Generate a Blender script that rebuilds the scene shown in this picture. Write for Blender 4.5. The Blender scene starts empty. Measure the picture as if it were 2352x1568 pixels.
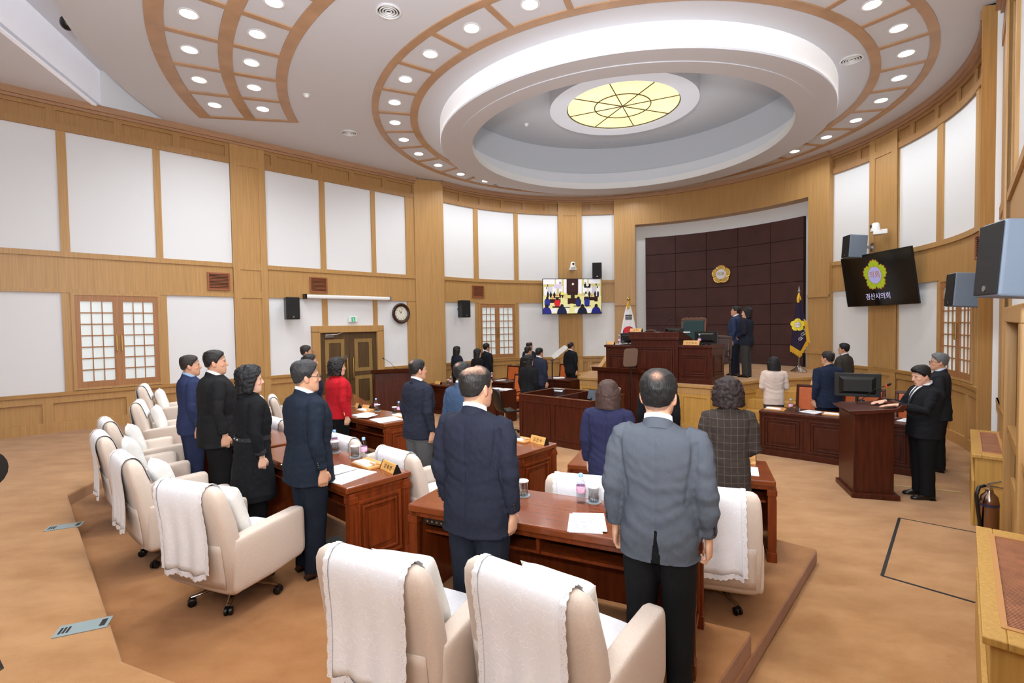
import bpy, bmesh, math, random
import numpy as np
from mathutils import Vector, Matrix, noise
from mathutils.bvhtree import BVHTree
random.seed(7)
PI=math.pi; R=math.radians
scn=bpy.context.scene; COL=scn.collection
# ------------------------------------------------------------------ plan
O=(2.613,11.651)                       # centre of the round hall
UA=(.669,.743); UC=(.743,-.669)        # along the room axis, across it
AX=48.0
def W(a,c): return (O[0]+a*UA[0]+c*UC[0], O[1]+a*UA[1]+c*UC[1])
ZC=6.76; ZB=6.15; ZM=3.86; ZD=3.08; ZE=1.18; T1,T2,T3=.14,.28,.42; DZ=1.0; RW=6.15
# ------------------------------------------------------------------ materials
def lin(c): return tuple((x/12.92 if x<=.04045 else ((x+.055)/1.055)**2.4) for x in [v/255 for v in c])
MATS={}
def nodes(name):
    m=bpy.data.materials.new(name); m.use_nodes=True; nt=m.node_tree
    return m,nt,nt.nodes['Principled BSDF'],nt.nodes,nt.links
def mat(name,c,rough=.6,metal=0,var=0,scale=(1,1,1),ns=5,bump=0,bs=60,spec=.5,sheen=0,emit=0,alpha=1,trans=0,coat=0,c2=None,detail=4,coord='Object',rough2=None):
    if name in MATS: return MATS[name]
    m,nt,b,N,L=nodes(name); c=lin(c)
    b.inputs['Base Color'].default_value=(*c,1); b.inputs['Roughness'].default_value=rough
    b.inputs['Metallic'].default_value=metal; b.inputs['Specular IOR Level'].default_value=spec
    if sheen: b.inputs['Sheen Weight'].default_value=sheen; b.inputs['Sheen Roughness'].default_value=.5
    if coat: b.inputs['Coat Weight'].default_value=coat; b.inputs['Coat Roughness'].default_value=.12
    if emit: b.inputs['Emission Color'].default_value=(*c,1); b.inputs['Emission Strength'].default_value=emit
    if trans: b.inputs['Transmission Weight'].default_value=trans
    if alpha<1: b.inputs['Alpha'].default_value=alpha
    tc=mp=None
    if var or bump or c2:
        tc=N.new('ShaderNodeTexCoord'); mp=N.new('ShaderNodeMapping'); mp.inputs['Scale'].default_value=scale
        L.new(tc.outputs[coord],mp.inputs['Vector'])
    if var or c2:
        n=N.new('ShaderNodeTexNoise'); n.inputs['Scale'].default_value=ns; n.inputs['Detail'].default_value=detail
        L.new(mp.outputs['Vector'],n.inputs['Vector'])
        r=N.new('ShaderNodeValToRGB'); r.color_ramp.elements[0].position=.3; r.color_ramp.elements[1].position=.7
        d=lin(c2) if c2 else None
        lo=d or tuple(x*(1-var) for x in c); hi=c if c2 else tuple(min(1,x*(1+var)) for x in c)
        r.color_ramp.elements[0].color=(*lo,1); r.color_ramp.elements[1].color=(*hi,1)
        L.new(n.outputs['Fac'],r.inputs['Fac']); L.new(r.outputs['Color'],b.inputs['Base Color'])
    if bump:
        n2=N.new('ShaderNodeTexNoise'); n2.inputs['Scale'].default_value=bs; n2.inputs['Detail'].default_value=3
        L.new(mp.outputs['Vector'],n2.inputs['Vector'])
        bp=N.new('ShaderNodeBump'); bp.inputs['Strength'].default_value=bump; bp.inputs['Distance'].default_value=.01
        L.new(n2.outputs['Fac'],bp.inputs['Height']); L.new(bp.outputs['Normal'],b.inputs['Normal'])
    MATS[name]=m; return m
def oak(name,c,vert=True,dark=.13):
    if name in MATS: return MATS[name]
    m,nt,b,N,L=nodes(name); c=lin(c)
    tc=N.new('ShaderNodeTexCoord'); mp=N.new('ShaderNodeMapping')
    mp.inputs['Scale'].default_value=(22,22,.5) if vert else (1.2,1.2,24)
    L.new(tc.outputs['Object'],mp.inputs['Vector'])
    n=N.new('ShaderNodeTexNoise'); n.inputs['Scale'].default_value=2.2; n.inputs['Detail'].default_value=6; n.inputs['Distortion'].default_value=.4
    L.new(mp.outputs['Vector'],n.inputs['Vector'])
    r=N.new('ShaderNodeValToRGB'); r.color_ramp.elements[0].position=.32; r.color_ramp.elements[1].position=.7
    r.color_ramp.elements[0].color=(*[x*(1-dark) for x in c],1); r.color_ramp.elements[1].color=(*[min(1,x*1.12) for x in c],1)
    L.new(n.outputs['Fac'],r.inputs['Fac']); L.new(r.outputs['Color'],b.inputs['Base Color'])
    b.inputs['Roughness'].default_value=.42; b.inputs['Specular IOR Level'].default_value=.4
    MATS[name]=m; return m
OAK=oak('oak_veneer',(184,142,88)); OAKH=oak('oak_rail',(172,128,72),False); OAKF=oak('oak_frieze',(168,126,78),True,.1)
OAKY=oak('yellow_oak',(190,146,74)); OAKR=oak('reddish_sash_wood',(166,116,74)); CROWN=oak('crown_wood',(174,134,102),False,.1)
RING=oak('ceiling_trim_wood',(184,146,112),False,.1)
DARK=mat('dark_mahogany',(70,28,15),.36,var=.35,scale=(9,9,.8),ns=3,coat=.08,spec=.3)
DARKT=mat('mahogany_top',(120,58,26),.2,var=.12,scale=(1,8,8),ns=3,coat=.25,spec=.45)
DESK=mat('desk_mahogany',(116,50,19),.36,var=.28,scale=(9,9,.8),ns=3,coat=.08,spec=.3)
DARKL=mat('mahogany_edge',(104,58,36),.3,var=.2,ns=5)
DOORW=mat('door_walnut',(88,66,40),.45,var=.3,scale=(12,12,.6),ns=3); DOORO=mat('door_oak_band',(146,116,68),.45,var=.2,scale=(12,12,.6),ns=3)
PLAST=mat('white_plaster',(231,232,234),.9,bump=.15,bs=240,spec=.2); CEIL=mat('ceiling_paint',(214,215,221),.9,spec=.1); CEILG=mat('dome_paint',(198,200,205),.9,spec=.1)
COVE=mat('cove_painted_glow',(250,250,252),.8,emit=.35); CEILT=mat('textured_ceiling_board',(236,236,242),.9,bump=.6,bs=40,scale=(1,6,1))  # cove material glows by itself, standing in for cove lighting
def carpet(nm='tan_carpet',c0=(162,115,68),c1=(183,137,90)):
    m,nt,b,N,L=nodes(nm); tc=N.new('ShaderNodeTexCoord'); mp=N.new('ShaderNodeMapping'); mp.inputs['Rotation'].default_value=(0,0,.9); mp.inputs['Scale'].default_value=(1,1.9,1)
    L.new(tc.outputs['Object'],mp.inputs['Vector'])
    n=N.new('ShaderNodeTexNoise'); n.inputs['Scale'].default_value=2.0; n.inputs['Detail'].default_value=6; n.inputs['Roughness'].default_value=.6
    L.new(mp.outputs['Vector'],n.inputs['Vector'])
    r=N.new('ShaderNodeValToRGB'); r.color_ramp.elements[0].position=.33; r.color_ramp.elements[1].position=.66
    r.color_ramp.elements[0].color=(*lin(c0),1); r.color_ramp.elements[1].color=(*lin(c1),1)
    L.new(n.outputs['Fac'],r.inputs['Fac']); L.new(r.outputs['Color'],b.inputs['Base Color'])
    b.inputs['Roughness'].default_value=.95; b.inputs['Specular IOR Level'].default_value=.05; b.inputs['Sheen Weight'].default_value=.25
    n2=N.new('ShaderNodeTexNoise'); n2.inputs['Scale'].default_value=220; L.new(tc.outputs['Object'],n2.inputs['Vector'])
    bp=N.new('ShaderNodeBump'); bp.inputs['Strength'].default_value=.35; bp.inputs['Distance'].default_value=.01; L.new(n2.outputs['Fac'],bp.inputs['Height']); L.new(bp.outputs['Normal'],b.inputs['Normal'])
    MATS[nm]=m; return m
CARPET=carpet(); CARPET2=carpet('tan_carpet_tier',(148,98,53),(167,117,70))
CHROME=mat('chrome',(205,205,208),.12,1); BLACKP=mat('black_plastic',(14,14,15),.4); BLACKM=mat('black_mesh_grille',(12,12,13),.7,bump=.5,bs=300)
BEIGE=mat('beige_upholstery',(218,201,186),.9,var=.04,ns=90,bump=.25,bs=260,sheen=.2,spec=.2)
WHITEC=mat('white_cushion_cotton',(244,243,238),.9,bump=.5,bs=26,spec=.2,sheen=.2)
PAPER=mat('white_paper',(244,244,246),.8); SILV=mat('silver_metal',(180,182,185),.3,1); BRASS=mat('brass',(205,170,95),.3,1)
ORANGE=mat('orange_leather',(196,98,44),.45,var=.08,ns=8); GREYB=mat('grey_cabinet_paint',(116,128,144),.6); LAMP=mat('lamp_glow',(255,252,246),.5,emit=9)
WHITEP=mat('white_plastic',(236,236,236),.4); MEMO=mat('memo_wood',(206,150,88),.45,var=.15,scale=(2,14,14),ns=3)
PLATE=mat('nameplate_wood',(214,160,88),.35,var=.2,scale=(3,20,20),ns=2); INK=mat('black_ink',(20,16,14),.6)
MAROON=mat('maroon_fabric_panel',(66,35,32),.75,var=.18,ns=2.2,bump=.3,bs=300); GREYC=mat('grey_coaster_felt',(150,160,165),.8)
SKYBLUE=mat('pale_blue_cap',(150,195,235),.4); PINKL=mat('bottle_label',(240,215,230),.5,c2=(226,120,186),ns=26,scale=(1,1,2)); GREENV=mat('green_velvet',(16,52,54),.8,sheen=.4)
TAPE=mat('black_tape',(24,26,26),.6); BRNL=mat('brown_leather',(66,46,42),.35); STEEL=mat('extinguisher_steel',(150,125,110),.22,1); NAVYB=mat('navy_band',(44,40,66),.4)
def thin_glass(name,tint,fac=.12):
    m=bpy.data.materials.new(name); m.use_nodes=True; nt=m.node_tree; N=nt.nodes; L=nt.links; N.clear()
    o=N.new('ShaderNodeOutputMaterial'); t=N.new('ShaderNodeBsdfTransparent'); t.inputs[0].default_value=(*lin(tint),1)
    g=N.new('ShaderNodeBsdfGlossy'); g.inputs['Roughness'].default_value=.06; x=N.new('ShaderNodeMixShader'); lw=N.new('ShaderNodeLayerWeight'); lw.inputs[0].default_value=.35
    mth=N.new('ShaderNodeMath'); mth.operation='MULTIPLY_ADD'; mth.inputs[1].default_value=.3; mth.inputs[2].default_value=fac
    L.new(lw.outputs['Facing'],mth.inputs[0]); L.new(mth.outputs[0],x.inputs[0]); L.new(t.outputs[0],x.inputs[1]); L.new(g.outputs[0],x.inputs[2]); L.new(x.outputs[0],o.inputs[0])
    MATS[name]=m; return m
GLASS=thin_glass('clear_glass',(244,247,248),.06); PET=thin_glass('clear_bottle_plastic',(240,242,246),.05); PALEG=mat('glass_pale_reflection',(214,214,214),.2,alpha=.62); PROMPT=mat('glass_brown_reflection',(128,106,92),.25,alpha=.82)  # prompter plate colours hold painted reflections, one pale, one brownish
def attr_mat(name,emit=0,rough=.6,sss=0):
    m,nt,b,N,L=nodes(name); a=N.new('ShaderNodeAttribute'); a.attribute_name='Col'
    L.new(a.outputs['Color'],b.inputs['Base Color']); b.inputs['Roughness'].default_value=rough
    if emit: L.new(a.outputs['Color'],b.inputs['Emission Color']); b.inputs['Emission Strength'].default_value=emit
    if sss: b.inputs['Subsurface Weight'].default_value=sss; b.inputs['Subsurface Radius'].default_value=(.02,.008,.004)
    MATS[name]=m; return m
SKIN=attr_mat('skin',0,.5); SCREEN=attr_mat('lit_screen',.45,.3)
def lace(name,hole):
    m,nt,b,N,L=nodes(name); tc=N.new('ShaderNodeTexCoord')
    b.inputs['Base Color'].default_value=(*lin((243,242,245)),1); b.inputs['Roughness'].default_value=.9; b.inputs['Specular IOR Level'].default_value=.1; b.inputs['Sheen Weight'].default_value=.2
    if hole:
        v=N.new('ShaderNodeTexVoronoi'); v.inputs['Scale'].default_value=95; L.new(tc.outputs['Object'],v.inputs['Vector'])
        r=N.new('ShaderNodeMath'); r.operation='GREATER_THAN'; r.inputs[1].default_value=.24; L.new(v.outputs['Distance'],r.inputs[0])
        mx=N.new('ShaderNodeMath'); mx.operation='MULTIPLY_ADD'; mx.inputs[1].default_value=.35; mx.inputs[2].default_value=.65; L.new(r.outputs[0],mx.inputs[0]); L.new(mx.outputs[0],b.inputs['Alpha'])
    else:
        n=N.new('ShaderNodeTexNoise'); n.inputs['Scale'].default_value=15; n.inputs['Detail'].default_value=1.5; n.inputs['Distortion'].default_value=1.2; L.new(tc.outputs['Object'],n.inputs['Vector'])
        s=N.new('ShaderNodeMath'); s.operation='SUBTRACT'; s.inputs[1].default_value=.5; L.new(n.outputs['Fac'],s.inputs[0])
        a=N.new('ShaderNodeMath'); a.operation='ABSOLUTE'; L.new(s.outputs[0],a.inputs[0])
        r=N.new('ShaderNodeValToRGB'); r.color_ramp.elements[0].position=.012; r.color_ramp.elements[1].position=.035
        r.color_ramp.elements[0].color=(1,1,1,1); r.color_ramp.elements[1].color=(0,0,0,1); L.new(a.outputs[0],r.inputs['Fac'])
        mix=N.new('ShaderNodeMixRGB'); mix.inputs[1].default_value=(*lin((246,246,249)),1); mix.inputs[2].default_value=(*lin((252,252,254)),1); L.new(r.outputs['Color'],mix.inputs[0]); L.new(mix.outputs[0],b.inputs['Base Color'])
        bp=N.new('ShaderNodeBump'); bp.inputs['Strength'].default_value=.16; bp.inputs['Distance'].default_value=.004; L.new(r.outputs['Color'],bp.inputs['Height']); L.new(bp.outputs['Normal'],b.inputs['Normal'])
    MATS[name]=m; return m
LACE=lace('embroidered_lace',False); LACEH=lace('open_lace',True)
def cloth(name,c,kind='plain',var=.06):
    if name in MATS: return MATS[name]
    g_=(c[0]*.3+c[1]*.5+c[2]*.2); c=tuple(c_+(g_-c_)*(.22 if max(c)<130 else 0) for c_ in c)
    if kind=='plain': return mat(name,c,.85,var=var,ns=300,bump=.25,bs=420,sheen=0,spec=.12,scale=(1,1,.25))
    m,nt,b,N,L=nodes(name); tc=N.new('ShaderNodeTexCoord'); sp=N.new('ShaderNodeSeparateXYZ'); L.new(tc.outputs['Object'],sp.inputs[0])
    b.inputs['Roughness'].default_value=.9; b.inputs['Specular IOR Level'].default_value=.2
    if kind=='tweed':
        n=N.new('ShaderNodeTexVoronoi'); n.inputs['Scale'].default_value=170; L.new(tc.outputs['Object'],n.inputs['Vector'])
        r=N.new('ShaderNodeValToRGB'); r.color_ramp.elements[0].color=(*[x*1.25 for x in lin(c)],1); r.color_ramp.elements[1].color=(*[x*.45 for x in lin(c)],1)
        L.new(n.outputs['Distance'],r.inputs['Fac']); L.new(r.outputs['Color'],b.inputs['Base Color'])
    else:
        fs=[]
        for ax,per in (('X',.055),('Z',.07)):
            d=N.new('ShaderNodeMath'); d.operation='DIVIDE'; d.inputs[1].default_value=per; L.new(sp.outputs[ax],d.inputs[0])
            f=N.new('ShaderNodeMath'); f.operation='FRACT'; L.new(d.outputs[0],f.inputs[0])
            q=N.new('ShaderNodeMath'); q.operation='LESS_THAN'; q.inputs[1].default_value=.05; L.new(f.outputs[0],q.inputs[0]); fs.append(q)
        mx=N.new('ShaderNodeMath'); mx.operation='MAXIMUM'; L.new(fs[0].outputs[0],mx.inputs[0]); L.new(fs[1].outputs[0],mx.inputs[1])
        mix=N.new('ShaderNodeMixRGB'); mix.inputs[1].default_value=(*lin(c),1); mix.inputs[2].default_value=(*lin((92,80,72)),1); L.new(mx.outputs[0],mix.inputs[0]); L.new(mix.outputs[0],b.inputs['Base Color'])
    MATS[name]=m; return m
# ------------------------------------------------------------------ mesh building
class MB:
    def __init__(s): s.v=[]; s.f=[]
    def add(s,vs,fs):
        o=len(s.v); s.v+= [tuple(p) for p in vs]; s.f+= [tuple(i+o for i in f) for f in fs]; return s
    def box(s,x0,x1,y0,y1,z0,z1,M=None):
        p=[(x,y,z) for z in (z0,z1) for y in (y0,y1) for x in (x0,x1)]
        if M: p=[M(*q) for q in p]
        return s.add(p,[(0,2,3,1),(4,5,7,6),(0,1,5,4),(2,6,7,3),(0,4,6,2),(1,3,7,5)])
    def cbox(s,c,d,rot=0):
        ca,sa=math.cos(rot),math.sin(rot)
        return s.box(-d[0]/2,d[0]/2,-d[1]/2,d[1]/2,-d[2]/2,d[2]/2,lambda x,y,z:(c[0]+x*ca-y*sa,c[1]+x*sa+y*ca,c[2]+z))
    def rings(s,rs,cap=True,close=False):
        n=len(rs[0]); vs=[p for r in rs for p in r]; fs=[]
        m=len(rs)
        for i in range(m if close else m-1):
            for j in range(n):
                a=i*n+j; b=i*n+(j+1)%n; c=((i+1)%m)*n+(j+1)%n; d=((i+1)%m)*n+j; fs.append((a,b,c,d))
        if cap and not close: fs+= [tuple(range(n-1,-1,-1)),tuple(range((m-1)*n,m*n))]
        return s.add(vs,fs)
    def loft(s,secs,n=24,axis='z'):
        rs=[]
        for q in secs:
            cx,cy,cz,rx,ry=q[:5]; e=q[5] if len(q)>5 else 2
            ring=[]
            for k in range(n):
                t=2*PI*(k+.5)/n; ct,st=math.cos(t),math.sin(t)
                x=rx*math.copysign(abs(ct)**(2/e),ct); y=ry*math.copysign(abs(st)**(2/e),st)
                ring.append((cx+x,cy+y,cz) if axis=='z' else (cx+x,cy,cz+y) if axis=='y' else (cx,cy+x,cz+y))
            if axis=='y': ring=ring[::-1]
            rs.append(ring)
        return s.rings(rs)
    def tube(s,pts,rad,n=8,cap=True,close=False):
        pts=[Vector(p) for p in pts]; rs=[]; m=len(pts); up=None
        for i,p in enumerate(pts):
            if close: t=(pts[(i+1)%m]-pts[i-1]).normalized()
            else: t=(pts[min(i+1,m-1)]-pts[max(i-1,0)]).normalized()
            if up is None:
                up=Vector((0,0,1)) if abs(t.z)<.9 else Vector((1,0,0))
            u=t.cross(up); 
            if u.length<1e-4: u=t.cross(Vector((0,1,0)))
            u.normalize(); v=u.cross(t).normalized(); up=v
            r=rad[i] if isinstance(rad,(list,tuple)) else rad
            if not isinstance(r,(tuple,list)): r=(r,r)
            rs.append([tuple(p+u*r[0]*math.cos(2*PI*k/n)+v*r[1]*math.sin(2*PI*k/n)) for k in range(n)])
        return s.rings(rs,cap,close)
    def lathe(s,prof,n=24,c=(0,0,0),cap=True):
        return s.rings([[(c[0]+r*math.cos(2*PI*k/n),c[1]+r*math.sin(2*PI*k/n),c[2]+z) for k in range(n)] for r,z in prof],cap)
    def prism(s,poly,z0,z1,M=None):
        n=len(poly); vs=[(x,y,z0) for x,y in poly]+[(x,y,z1) for x,y in poly]
        if M: vs=[M(*p) for p in vs]
        return s.add(vs,[tuple(range(n-1,-1,-1)),tuple(range(n,2*n))]+[(i,(i+1)%n,n+(i+1)%n,n+i) for i in range(n)])
    def ell(s,c,r,nu=12,nv=8,M=None):
        rs=[]
        for j in range(nv+1):
            t=PI*j/nv; t=min(max(t,.05),PI-.05)
            rs.append([(c[0]+r[0]*math.sin(t)*math.cos(2*PI*k/nu),c[1]+r[1]*math.sin(t)*math.sin(2*PI*k/nu),c[2]-r[2]*math.cos(t)) for k in range(nu)])
        if M: rs=[[tuple(M@Vector(p)) for p in r_] for r_ in rs]
        return s.rings(rs)
    def wbox(s,M,s0,s1,z0,z1,d0,d1,n=1):
        rs=[]
        for i in range(n+1):
            t=s0+(s1-s0)*i/n
            rs.append([M(t,z0,d0),M(t,z0,d1),M(t,z1,d1),M(t,z1,d0)])
        return s.rings(rs)
    def frame(s,M,s0,s1,z0,z1,d0,d1,w,ws=None,n=1):
        ws=ws or w
        s.wbox(M,s0,s1,z0,z0+w,d0,d1,n); s.wbox(M,s0,s1,z1-w,z1,d0,d1,n); s.wbox(M,s0,s0+ws,z0+w,z1-w,d0,d1); s.wbox(M,s1-ws,s1,z0+w,z1-w,d0,d1); return s
    def mesh(s,name='m'):
        me=bpy.data.meshes.new(name); me.from_pydata(s.v,[],s.f); me.validate(); 
        bm=bmesh.new(); bm.from_mesh(me); bmesh.ops.recalc_face_normals(bm,faces=bm.faces); bm.to_mesh(me); bm.free(); return me
    def build(s,name,m,parent=None,smooth=None,bevel=0,seg=2,**k):
        return obj(name,s.mesh(name),m,parent,smooth,bevel,seg,**k)
def obj(name,me,m,parent=None,smooth=None,bevel=0,seg=2,loc=None,rotz=None):
    o=bpy.data.objects.new(name,me); COL.objects.link(o)
    if m and not me.materials: me.materials.append(m)
    if parent: o.parent=parent
    if loc: o.location=loc
    if rotz is not None: o.rotation_euler=(0,0,rotz)
    if smooth is not None: shade(me,smooth)
    if bevel:
        md=o.modifiers.new('bevel','BEVEL'); md.width=bevel; md.segments=seg; md.limit_method='ANGLE'; md.angle_limit=R(40)
    return o
def shade(me,ang=40):
    me.polygons.foreach_set('use_smooth',[True]*len(me.polygons)); me.set_sharp_from_angle(angle=R(ang))
def tag(o,label,cat,group=None):
    o['label']=label; o['category']=cat
    if group: o['group']=group
    return o
def thing(name,label,cat,loc=(0,0,0),rotz=0,group=None):
    o=bpy.data.objects.new(name,None); COL.objects.link(o); o.location=loc; o.rotation_euler=(0,0,rotz); o.empty_display_size=.1
    return tag(o,label,cat,group)
def struct(o): o['kind']='structure'; return o
KIDS={}
def kids(o): return [c for c in bpy.data.objects if c.parent==o]
def dup(o,loc,rotz,label=None,group=None,ks=None):
    r=o.copy(); COL.objects.link(r); r.location=loc; r.rotation_euler=(0,0,rotz)
    if label: r['label']=label
    if group: r['group']=group
    for ch in (ks if ks is not None else kids(o)):
        c=ch.copy(); COL.objects.link(c); c.parent=r
        for g in kids(ch):
            d=g.copy(); COL.objects.link(d); d.parent=c
    return r
def setcol(me,cols):
    a=me.color_attributes.new('Col','FLOAT_COLOR','POINT'); a.data.foreach_set('color',np.asarray(cols,dtype=np.float32).ravel())
def yaw(psi): return R(psi-90)
def text_mesh(txt,size,depth=.001,align='CENTER'):
    cu=bpy.data.curves.new('txt','FONT'); cu.body=txt; cu.size=size; cu.extrude=depth; cu.align_x=align; cu.align_y='CENTER'; cu.resolution_u=3
    o=bpy.data.objects.new('txt',cu); COL.objects.link(o); dg=bpy.context.evaluated_depsgraph_get()
    me=bpy.data.meshes.new_from_object(o.evaluated_get(dg)); bpy.data.objects.remove(o); return me
def evalmesh(me,mods):
    o=bpy.data.objects.new('tmp',me); COL.objects.link(o)
    for t,kw in mods:
        md=o.modifiers.new(t,t)
        for k,v in kw.items(): setattr(md,k,v)
    dg=bpy.context.evaluated_depsgraph_get(); out=bpy.data.meshes.new_from_object(o.evaluated_get(dg)); bpy.data.objects.remove(o); return out
def co(me):
    a=np.empty(len(me.vertices)*3,np.float32); me.vertices.foreach_get('co',a); return a.reshape(-1,3)
def setco(me,a): me.vertices.foreach_set('co',np.asarray(a,np.float32).ravel()); me.update()
def normals(me):
    a=np.empty(len(me.vertices)*3,np.float32); me.vertex_normals.foreach_get('vector',a); return a.reshape(-1,3)
LP_W,DOME_FILL_W,FLASH_W,UP_W,EXPO=17,60,250,900,-0.12
# ------------------------------------------------------------------ room shell
L0=(-2.88,15.14); LD=(-.7196,-.6944); LN=(.6944,-.7196)
def ML(s,z,d): return (L0[0]+LD[0]*s+LN[0]*d, L0[1]+LD[1]*s+LN[1]*d, z)
def MR(a,z,d): r=RW-d; t=R(a); return (O[0]+r*math.cos(t),O[1]+r*math.sin(t),z)
def MT(s,z,d): return (*W(-.3-s,6.3-d),z)
def flat(poly,z0,z1,name,m): return struct(MB().prism(poly,z0,z1).build(name,m))
flat([(-14,-4),(9,-4),(12,14),(6,20),(-4,20),(-14,12)],-.1,0,'floor',CARPET)
BV=dict(bevel=.025,seg=2)
def tier(name,poly,z0,z1,m=CARPET): return struct(MB().prism(poly,z0,z1).build(name,m,bevel=.022,seg=2))
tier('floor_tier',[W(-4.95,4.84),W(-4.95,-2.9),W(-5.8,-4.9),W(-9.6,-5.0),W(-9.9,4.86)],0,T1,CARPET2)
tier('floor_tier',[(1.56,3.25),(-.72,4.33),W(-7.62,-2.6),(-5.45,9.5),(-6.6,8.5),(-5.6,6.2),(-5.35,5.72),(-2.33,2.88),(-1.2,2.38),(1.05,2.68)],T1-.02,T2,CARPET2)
tier('floor_tier',[(-2.29,2.85),(-5.25,5.83),(-5.42,6.62),(-6.2,8.4),(-5.6,10.6),(-7.2,12.1),(-12,8),(-12,-3.8),(2.6,-3.8),(2.4,1.2),(1.2,1.45),(-1.81,2.65)],0,T3)
# dais with panelled oak fascia and steps
dpoly=[W(.06,-1.28),W(.06,1.96),W(1.74,2.41),W(2.45,2.8),W(3.1,3.26),W(5.4,3.4),W(6.3,1.5),W(6.3,-1.5),W(5.4,-3.4),W(3.1,-3.0),W(1.74,-2.0)]
dais=struct(MB().prism(dpoly,0,DZ-.04).build('trim_dais',OAKY))
MB().prism([(x,y) for x,y in dpoly],DZ-.04,DZ).build('dais_carpet',CARPET,dais,bevel=.01)
mb=MB(); mo=MB()
for (p,q) in zip(dpoly[:4]+[dpoly[-1]],dpoly[1:5]+[dpoly[0]]):
    ln=math.hypot(q[0]-p[0],q[1]-p[1]); d=((q[0]-p[0])/ln,(q[1]-p[1])/ln); n=(d[1],-d[0])
    M=lambda s,z,e,p=p,d=d,n=n:(p[0]+d[0]*s+n[0]*e,p[1]+d[1]*s+n[1]*e,z)
    mo.wbox(M,-.03,ln+.03,DZ-.06,DZ+.004,0,.05); mo.wbox(M,0,ln,DZ-.2,DZ-.07,0,.02); mo.wbox(M,0,ln,0,.12,0,.03)
    k=max(1,round(ln/.62))
    for i in range(k):
        mb.frame(M,ln*i/k,ln*(i+1)/k,.12,DZ-.2,0,.018,.07)
mb.build('fascia_panel',OAKY,dais); mo.build('nosing',OAK,dais,bevel=.006)
for k in range(4):
    for sgn in (1,-1):
        a0=.75+.3*k+(0 if sgn>0 else .55); c0,c1=(2.3,3.45) if sgn>0 else (-3.1,-2.0)
        MB().prism([W(a0,c0),W(a0,c1),W(a0+1.4,c1),W(a0+1.4,c0)],.2*k,.2*(k+1)).build('step',OAKY,dais,bevel=.008)
for sgn,cc,a0,h0,h1 in ((1,3.47,.6,.22,1.12),(-1,-1.98,1.15,.42,1.5)):
    def Mc(a,z,d,cc=cc): return (*W(a,cc+d),z)
    mb=MB(); mb.rings([[Mc(a0,0,0),Mc(a0,0,.07),Mc(a0,h0,.07),Mc(a0,h0,0)],[Mc(a0+1.5,0,0),Mc(a0+1.5,0,.07),Mc(a0+1.5,h1,.07),Mc(a0+1.5,h1,0)]]).build('stair_cheek',OAKY,dais)
    MB().rings([[Mc(a0-.02,h0,-.03),Mc(a0-.02,h0,.1),Mc(a0-.02,h0+.04,.1),Mc(a0-.02,h0+.04,-.03)],[Mc(a0+1.52,h1,-.03),Mc(a0+1.52,h1,.1),Mc(a0+1.52,h1+.04,.1),Mc(a0+1.52,h1+.04,-.03)]]).build('stair_rail_cap',OAK,dais)
# ---- wall kit
def plaster(name,M,s0,s1,z1,n): return struct(MB().wbox(M,s0,s1,-.1,z1,-.12,0,n).build(name,PLAST,smooth=30))
def frieze(par,M,s0,s1,pit,n,z0=ZB):
    mb=MB(); mb.wbox(M,s0,s1,z0,ZC,0,.012,n); mb.wbox(M,s0,s1,z0,z0+.13,.02,.05,n); mb.wbox(M,s0,s1,ZC-.24,ZC-.1,.02,.05,n)
    k=max(1,round(abs(s1-s0)/pit)); w=(s1-s0)/k*.07
    for i in range(k+1):
        t=s0+(s1-s0)*i/k; mb.wbox(M,max(s0,t-w),min(s1,t+w),z0+.13,ZC-.24,.02,.05)
    mb.build('frieze',OAKF,par,smooth=30)
    c=MB(); c.wbox(M,s0,s1,ZC-.12,ZC,.02,.15,n); c.wbox(M,s0,s1,ZC-.17,ZC-.12,.02,.1,n); c.build('crown_moulding',CROWN,par,smooth=30)
def belt(par,M,s0,s1,n):
    mb=MB(); mb.wbox(M,s0,s1,ZD,ZM,0,.03,n); mb.wbox(M,s0,s1,ZM-.1,ZM,.02,.06,n); mb.wbox(M,s0,s1,ZD,ZD+.07,.02,.045,n); mb.build('belt_panel',OAK,par,smooth=30)
def wains(par,M,s0,s1,pit,n):
    mb=MB(); mb.wbox(M,s0,s1,0,ZE-.04,0,.008,n); mb.wbox(M,s0,s1,ZE-.2,ZE-.06,.005,.05,n); mb.wbox(M,s0,s1,.0,.62 if pit>0 and pit<5 else .2,.005,.05,n)
    k=max(1,round(abs(s1-s0)/abs(pit))); w=.075 if abs(pit)<5 else .75
    for i in range(k+1):
        t=s0+(s1-s0)*i/k; mb.wbox(M,max(min(s0,s1),t-w),min(max(s0,s1),t+w),.1,ZE-.1,.005,.048)
    mb.build('wainscot',OAK,par,smooth=30)
    MB().wbox(M,s0,s1,ZE-.065,ZE,.0,.085,n).build('chair_rail',OAKH,par,smooth=30)
def mull(par,M,s0,s1,z0=ZM,z1=ZB,name='mullion'): return MB().wbox(M,s0,s1,z0,z1,0,.035).build(name,OAK,par)
def pilaster(par,M,s0,s1,n=2):
    mb=MB(); w=(s1-s0)*.2
    mb.wbox(M,s0,s1,0,ZC-.1,0,.064,n); mb.wbox(M,s0,s0+w,0,ZC-.1,.03,.082); mb.wbox(M,s1-w,s1,0,ZC-.1,.03,.082)
    for z in (0,ZE-.16,ZD-.02,ZM-.14,ZB-.02): mb.wbox(M,s0+w,s1-w,z,z+.16,.03,.0815,n)
    mb.build('pilaster',OAK,par,smooth=30)
NW=[0]
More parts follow.
